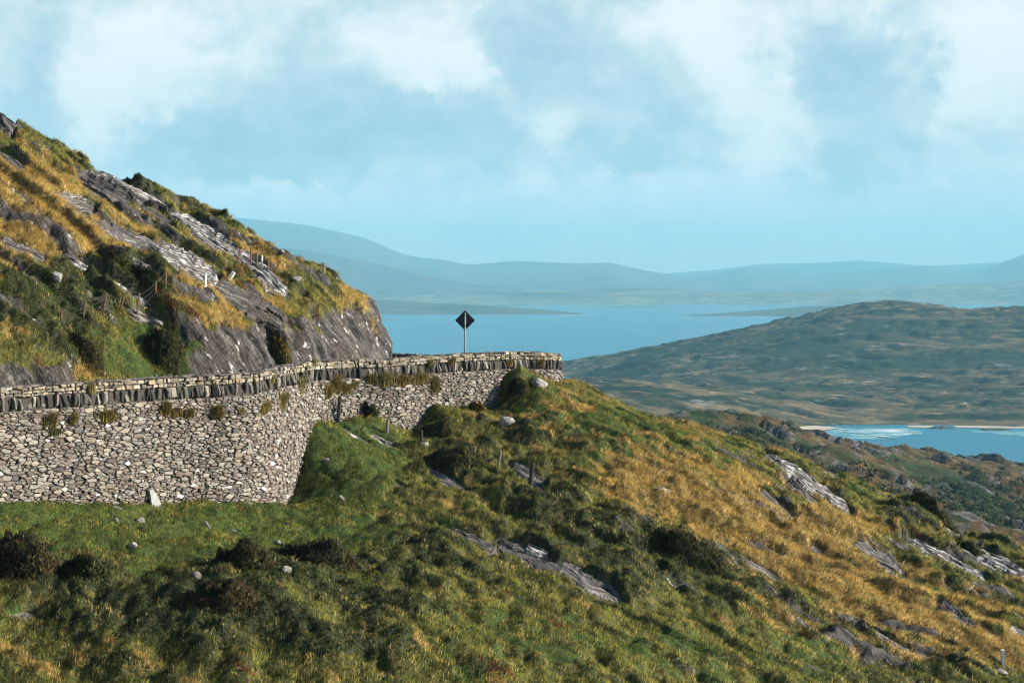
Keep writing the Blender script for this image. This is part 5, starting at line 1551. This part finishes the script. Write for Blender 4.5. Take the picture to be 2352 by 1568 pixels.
L(nt, math_n(nt, 'ADD', n1, math_n(nt, 'MULTIPLY', n2, .6)), b.inputs['Height'])
p = N(nt, 'ShaderNodeBsdfPrincipled'); p.inputs['Roughness'].default_value = 0.95; p.inputs['Specular IOR Level'].default_value = 0.1
L(nt, c, p.inputs['Base Color']); L(nt, b.outputs[0], p.inputs['Normal']); L(nt, p.outputs[0], N(nt, 'ShaderNodeOutputMaterial').inputs[0])
tag(mesh_quads("brown_ridge", np.stack([lx, ly, lz], -1).reshape(-1, 3), grid_faces(lx.shape[1], lx.shape[0]), m, rock=crag.ravel(), smooth_shade=True),
    "rocky brown ridge below the grass slope", None, None, "structure")

# ---- surf line along the low headlands
def surf_line(pts, lab):
    b = MB(); vs = []
    for u, v, t_ in pts:
        d = -SEA * F / (v - V0); vs.append(((u - U0) / F * d, d, SEA + .5))
    for (u, v, t_) in pts[::-1]:
        d = -SEA * F / (v + t_ - V0); vs.append(((u - U0) / F * d, d, SEA + .5))
    n = len(pts)
    b.add(vs, [(i, i + 1, 2 * n - 2 - i, 2 * n - 1 - i) for i in range(n - 1)])
    tag(b.build("surf", M_FOAM), lab, None, None, "structure")
M_FOAM = plain_mat("white_foam", (.75, .78, .78), .6, 0, .05, .1)
_r = random.Random(3)
def mkline(u0, u1, v0, v1, n): return [(u0 + (u1 - u0) * i / n, v0 + (v1 - v0) * i / n, max(.04, _r.uniform(-.6, 1.0) ** 3 * 1.1 if True else 0)) for i in range(n + 1)]
surf_line(mkline(900, 1372, 724.4, 723.4, 60), "thin white surf along the low headland")
surf_line(mkline(1540, 1760, 726.3, 727.2, 36), "thin white surf along the low spit")
surf_line(mkline(1460, 1840, 699.2, 697.5, 40), "thin white surf on the far shore")

# ---- scrub on the brown ridge
g = np.random.default_rng(77)
nS = 380
sx_ = g.uniform(20, 330, 9000); sy_ = g.uniform(330, 700, 9000)
su = U0 + F * sx_ / sy_
den_ = fbm(sx_ / 45, sy_ / 45, 3, 860) + .6 * smooth(2000, 2300, su) - .55 * smooth(480, 620, sy_)
ok = (den_ > .22) & (su > 1500) & (su < 2450)
sx_, sy_ = sx_[ok][:nS], sy_[ok][:nS]
Ps, Ns, Hs, Ws, Cs = [], [], [], [], []


def lzat(x, y):
    ix = np.clip(((x + 60) / 1.7).astype(int), 0, lx.shape[1] - 1); iy = np.clip(((y - 104) / 1.7).astype(int), 0, lx.shape[0] - 1)
    return lz[iy, ix]


for x, y in zip(sx_, sy_):
    r = g.uniform(1.2, 3.4); k = int(34 * r); th = g.uniform(0, 2 * np.pi, k); ph = np.arccos(g.uniform(0, 1, k))
    nv_ = np.stack([np.sin(ph) * np.cos(th), np.sin(ph) * np.sin(th), np.cos(ph)], -1)
    q_ = nv_ * r * g.uniform(.7, 1.05, k)[:, None] * np.array([1.25, 1.0, .72]) + np.array([x, y, 0])
    q_[:, 2] += lzat(np.full(k, x), np.full(k, y)) - .3
    c0 = np.array([(.022, .040, .014), (.035, .055, .018), (.055, .065, .022), (.03, .045, .02)])[g.integers(0, 4)]
    Ps.append(q_); Ns.append(nv_); Hs.append(g.uniform(.35, .8, k)); Ws.append(g.uniform(.25, .5, k)); Cs.append(c0 * g.uniform(.7, 1.3, k)[:, None])
Ps = np.concatenate(Ps); Ns = np.concatenate(Ns); Hs = np.concatenate(Hs); Ws = np.concatenate(Ws); Cs = np.concatenate(Cs)
tag(blades("scrub", Ps, Hs, Ws, Ns[:, :2] * .8 + g.uniform(-.4, .4, (len(Ps), 2)), Cs, M_LEAF, nrm=Ns), "dark green thorny scrub scattered over the brown ridge", None, None, "stuff")

# ================================================================== light, sky, air
SUN_EL, SUN_AZ = math.radians(26), math.radians(0)      # azimuth from +x towards +y
sd = Vector((math.cos(SUN_EL) * math.cos(SUN_AZ), math.cos(SUN_EL) * math.sin(SUN_AZ), math.sin(SUN_EL)))
sun_d = bpy.data.lights.new("sun", 'SUN'); sun_d.energy = 5.0; sun_d.angle = math.radians(0.5); sun_d.color = (1.0, 0.93, 0.82)
sun = link(bpy.data.objects.new("sun", sun_d)); sun.rotation_euler = (-sd).to_track_quat('-Z', 'Y').to_euler()

w = bpy.data.worlds.new("World"); scene.world = w; w.use_nodes = True
w.cycles.sampling_method = 'MANUAL'; w.cycles.sample_map_resolution = 512
nt = w.node_tree; nt.nodes.clear()
sky = N(nt, 'ShaderNodeTexSky', sky_type='NISHITA'); sky.sun_disc = False
sky.sun_elevation = SUN_EL; sky.sun_rotation = math.atan2(sd.x, sd.y)
sky.air_density = 1.0; sky.dust_density = 1.0; sky.ozone_density = 2.0
bg_sky = N(nt, 'ShaderNodeBackground'); bg_sky.inputs[1].default_value = 0.065
L(nt, sky.outputs[0], bg_sky.inputs[0])
gen = N(nt, 'ShaderNodeTexCoord').outputs['Generated']
sep = N(nt, 'ShaderNodeSeparateXYZ'); L(nt, gen, sep.inputs[0])
az = math_n(nt, 'ARCTAN2', sep.outputs[0], sep.outputs[1])
hor = math_n(nt, 'SQRT', math_n(nt, 'ADD', math_n(nt, 'MULTIPLY', sep.outputs[0], sep.outputs[0]), math_n(nt, 'MULTIPLY', sep.outputs[1], sep.outputs[1])))
el = math_n(nt, 'ARCTAN2', sep.outputs[2], hor)
cmb = N(nt, 'ShaderNodeCombineXYZ'); L(nt, az, cmb.inputs[0]); L(nt, el, cmb.inputs[1])
ae = cmb.outputs[0]                                      # compass direction and elevation of the sky point
wn = N(nt, 'ShaderNodeTexNoise'); wn.inputs['Scale'].default_value = 11; wn.inputs['Detail'].default_value = 5; wn.inputs['Roughness'].default_value = 0.66
L(nt, ae, wn.inputs['Vector'])
wv = N(nt, 'ShaderNodeVectorMath', operation='SUBTRACT'); L(nt, wn.outputs['Color'], wv.inputs[0]); wv.inputs[1].default_value = (.5, .5, .5)
ws = N(nt, 'ShaderNodeVectorMath', operation='MULTIPLY'); L(nt, wv.outputs[0], ws.inputs[0]); ws.inputs[1].default_value = (0.135, 0.105, 0)
wa = N(nt, 'ShaderNodeVectorMath', operation='ADD'); L(nt, ae, wa.inputs[0]); L(nt, ws.outputs[0], wa.inputs[1])
# banks of cloud: u, v, half width, half height, weight (bright > 0, shaded undersides < 0)
SKY_COLS = [(.315, .455, .555, 1), (.385, .52, .615, 1), (.485, .605, .675, 1), (.63, .71, .74, 1), (.86, .87, .86, 1)]
CLOUDS = [(370, 60, 210, 150, .50), (320, 190, 170, 120, .30), (225, 270, 80, 110, .30), (560, 175, 110, 60, .28), (900, 90, 190, 130, .30), (1040, 130, 130, 80, .42), (950, 190, 150, 60, .2),
          (1620, 80, 220, 130, .50), (1740, 230, 170, 150, .50), (1770, 360, 130, 60, .22), (1560, 30, 100, 80, .2), (2290, 90, 170, 170, .55), (2240, 240, 60, 60, .3), (1270, 320, 80, 70, .30), (2000, 40, 120, 60, .18),
          (680, 455, 80, 26, .26), (1200, 430, 190, 24, .18), (560, 445, 190, 30, .12), (1790, 510, 60, 80, .16), (1500, 470, 90, 60, .12), (2150, 300, 90, 60, .14), (860, 530, 130, 40, .12),
          (480, 345, 260, 80, -.40), (800, 320, 260, 90, -.38), (1000, 290, 160, 90, -.30), (1130, 330, 120, 90, -.22), (60, 150, 130, 200, -.22), (1230, 130, 130, 120, -.26), (1960, 180, 110, 150, -.30), (1420, 360, 160, 70, -.22),
          (1950, 380, 170, 60, -.18), (650, 395, 420, 30, -.22), (1500, 390, 300, 26, -.14), (2130, 190, 80, 110, -.2), (740, 60, 90, 60, -.10)]
def puffs(scale, seed):
    v = N(nt, 'ShaderNodeTexVoronoi', feature='SMOOTH_F1'); v.inputs['Scale'].default_value = scale; v.inputs['Smoothness'].default_value = 0.35
    v.inputs['Detail'].default_value = 4; v.inputs['Roughness'].default_value = 0.55; v.normalize = True
    L(nt, mapping(nt, fine.outputs[0], (1, 1.25, 1), (seed, seed * .7, 0)), v.inputs['Vector']); return v.outputs['Distance']


fn = N(nt, 'ShaderNodeTexNoise'); fn.inputs['Scale'].default_value = 38; fn.inputs['Detail'].default_value = 5; fn.inputs['Roughness'].default_value = 0.6
L(nt, ae, fn.inputs['Vector'])
f1 = N(nt, 'ShaderNodeVectorMath', operation='SUBTRACT'); L(nt, fn.outputs['Color'], f1.inputs[0]); f1.inputs[1].default_value = (.5, .5, .5)
f2 = N(nt, 'ShaderNodeVectorMath', operation='MULTIPLY'); L(nt, f1.outputs[0], f2.inputs[0]); f2.inputs[1].default_value = (0.022, 0.018, 0)
fine = N(nt, 'ShaderNodeVectorMath', operation='ADD'); L(nt, ae, fine.inputs[0]); L(nt, f2.outputs[0], fine.inputs[1])
wa2 = N(nt, 'ShaderNodeVectorMath', operation='ADD'); L(nt, wa.outputs[0], wa2.inputs[0]); L(nt, f2.outputs[0], wa2.inputs[1])
bil1 = puffs(24, 1.3); bil2 = puffs(60, 4.1)
puff = math_n(nt, 'SUBTRACT', 0.62, math_n(nt, 'ADD', math_n(nt, 'MULTIPLY', bil1, 0.8), math_n(nt, 'MULTIPLY', bil2, 0.5)))
# lit from the right: brighter where the puffs thin out towards the sun
rel = N(nt, 'ShaderNodeVectorMath', operation='ADD'); L(nt, fine.outputs[0], rel.inputs[0]); rel.inputs[1].default_value = (0.0075, 0.0045, 0)
fine_keep = fine; fine = rel; bil3 = puffs(24, 1.3); fine = fine_keep
lit = math_n(nt, 'SUBTRACT', bil3, bil1)
broad = noise_n(nt, mapping(nt, ae, (1, 1.7, 1)), 7, 6, 0.55)
acc = maprange(nt, broad, 0.3, 0.7, 0.30, 0.80, False)
for u, v, ru, rv_, wt in CLOUDS:
    a_ = math.atan2(u - U0, F); e_ = math.atan2((V0 - v) * math.cos(a_), F)
    # a soft ball of brightness: ((direction - centre) * scale) fed to a spherical falloff
    mp_ = mapping(nt, wa2.outputs[0], (F / (1.35 * ru), F / (1.35 * rv_), 1), (-a_ * F / (1.35 * ru), -e_ * F / (1.35 * rv_), 0))
    gr_ = N(nt, 'ShaderNodeTexGradient', gradient_type='QUADRATIC_SPHERE'); L(nt, mp_, gr_.inputs[0])
    acc = math_n(nt, 'MULTIPLY_ADD', gr_.outputs['Fac'], wt * 1.9, acc)
acc = math_n(nt, 'ADD', acc, maprange(nt, el, 0.11, 0.0, 0.04, 0.54))
shaped = math_n(nt, 'ADD', acc, math_n(nt, 'MULTIPLY', puff, 0.55))
edge = maprange(nt, shaped, 0.52, 1.00, 0.0, 0.42)
tone = math_n(nt, 'ADD', math_n(nt, 'MULTIPLY', acc, 0.46), math_n(nt, 'ADD', math_n(nt, 'MULTIPLY', edge, 0.8), math_n(nt, 'MULTIPLY', puff, 0.50)))
tone = math_n(nt, 'ADD', math_n(nt, 'ADD', tone, 0.06), math_n(nt, 'MULTIPLY', lit, 0.55))
ramp = N(nt, 'ShaderNodeValToRGB'); L(nt, tone, ramp.inputs[0])
e0 = ramp.color_ramp.elements
e0[0].position = 0.0; e0[0].color = SKY_COLS[0]
e0[1].position = 1.0; e0[1].color = SKY_COLS[4]
for ps, cl in ((.22, SKY_COLS[1]), (.42, SKY_COLS[2]), (.66, SKY_COLS[3])):
    e = e0.new(ps); e.color = cl
bg_cl = N(nt, 'ShaderNodeBackground'); bg_cl.inputs[1].default_value = 0.57
L(nt, ramp.outputs[0], bg_cl.inputs[0])
cover = math_n(nt, 'MULTIPLY', maprange(nt, el, 0.34, 0.21), maprange(nt, math_n(nt, 'ABSOLUTE', az), 1.05, 0.55))   # the bank of cloud lies out over the bay
mx = N(nt, 'ShaderNodeMixShader'); L(nt, cover, mx.inputs[0]); L(nt, bg_sky.outputs[0], mx.inputs[1]); L(nt, bg_cl.outputs[0], mx.inputs[2])
L(nt, mx.outputs[0], N(nt, 'ShaderNodeOutputWorld').inputs[0])

hm, nt = new_mat("haze_air")
pv = N(nt, 'ShaderNodeVolumePrincipled')
pv.inputs['Color'].default_value = (0.31, 0.77, 1.0, 1); pv.inputs['Density'].default_value = HAZE_DENSITY
pv.inputs['Density Attribute'].default_value = ""; pv.inputs['Anisotropy'].default_value = 0.0
L(nt, pv.outputs[0], N(nt, 'ShaderNodeOutputMaterial').inputs['Volume'])
hb = MB(); hb.box((1500, 11900, (900 - 182) / 2), (21000, 24400, 900 + 182))
hz = hb.build("haze", hm); tag(hz, "pale blue sea air between the eye and the far mountains", None, None, "stuff")

scene.view_settings.view_transform = 'Standard'; scene.view_settings.look = 'None'
scene.view_settings.exposure = 1.08; scene.view_settings.gamma = 1.0
scene.cycles.max_bounces = 4; scene.cycles.diffuse_bounces = 1; scene.cycles.glossy_bounces = 2; scene.cycles.transmission_bounces = 3
scene.cycles.transparent_max_bounces = 6; scene.cycles.volume_bounces = 0
scene.cycles.use_denoising = True; scene.cycles.denoising_input_passes = 'RGB_ALBEDO_NORMAL'; scene.cycles.denoising_prefilter = 'ACCURATE'
scene.cycles.pixel_filter_type = 'BLACKMAN_HARRIS'; scene.cycles.filter_width = 1.25
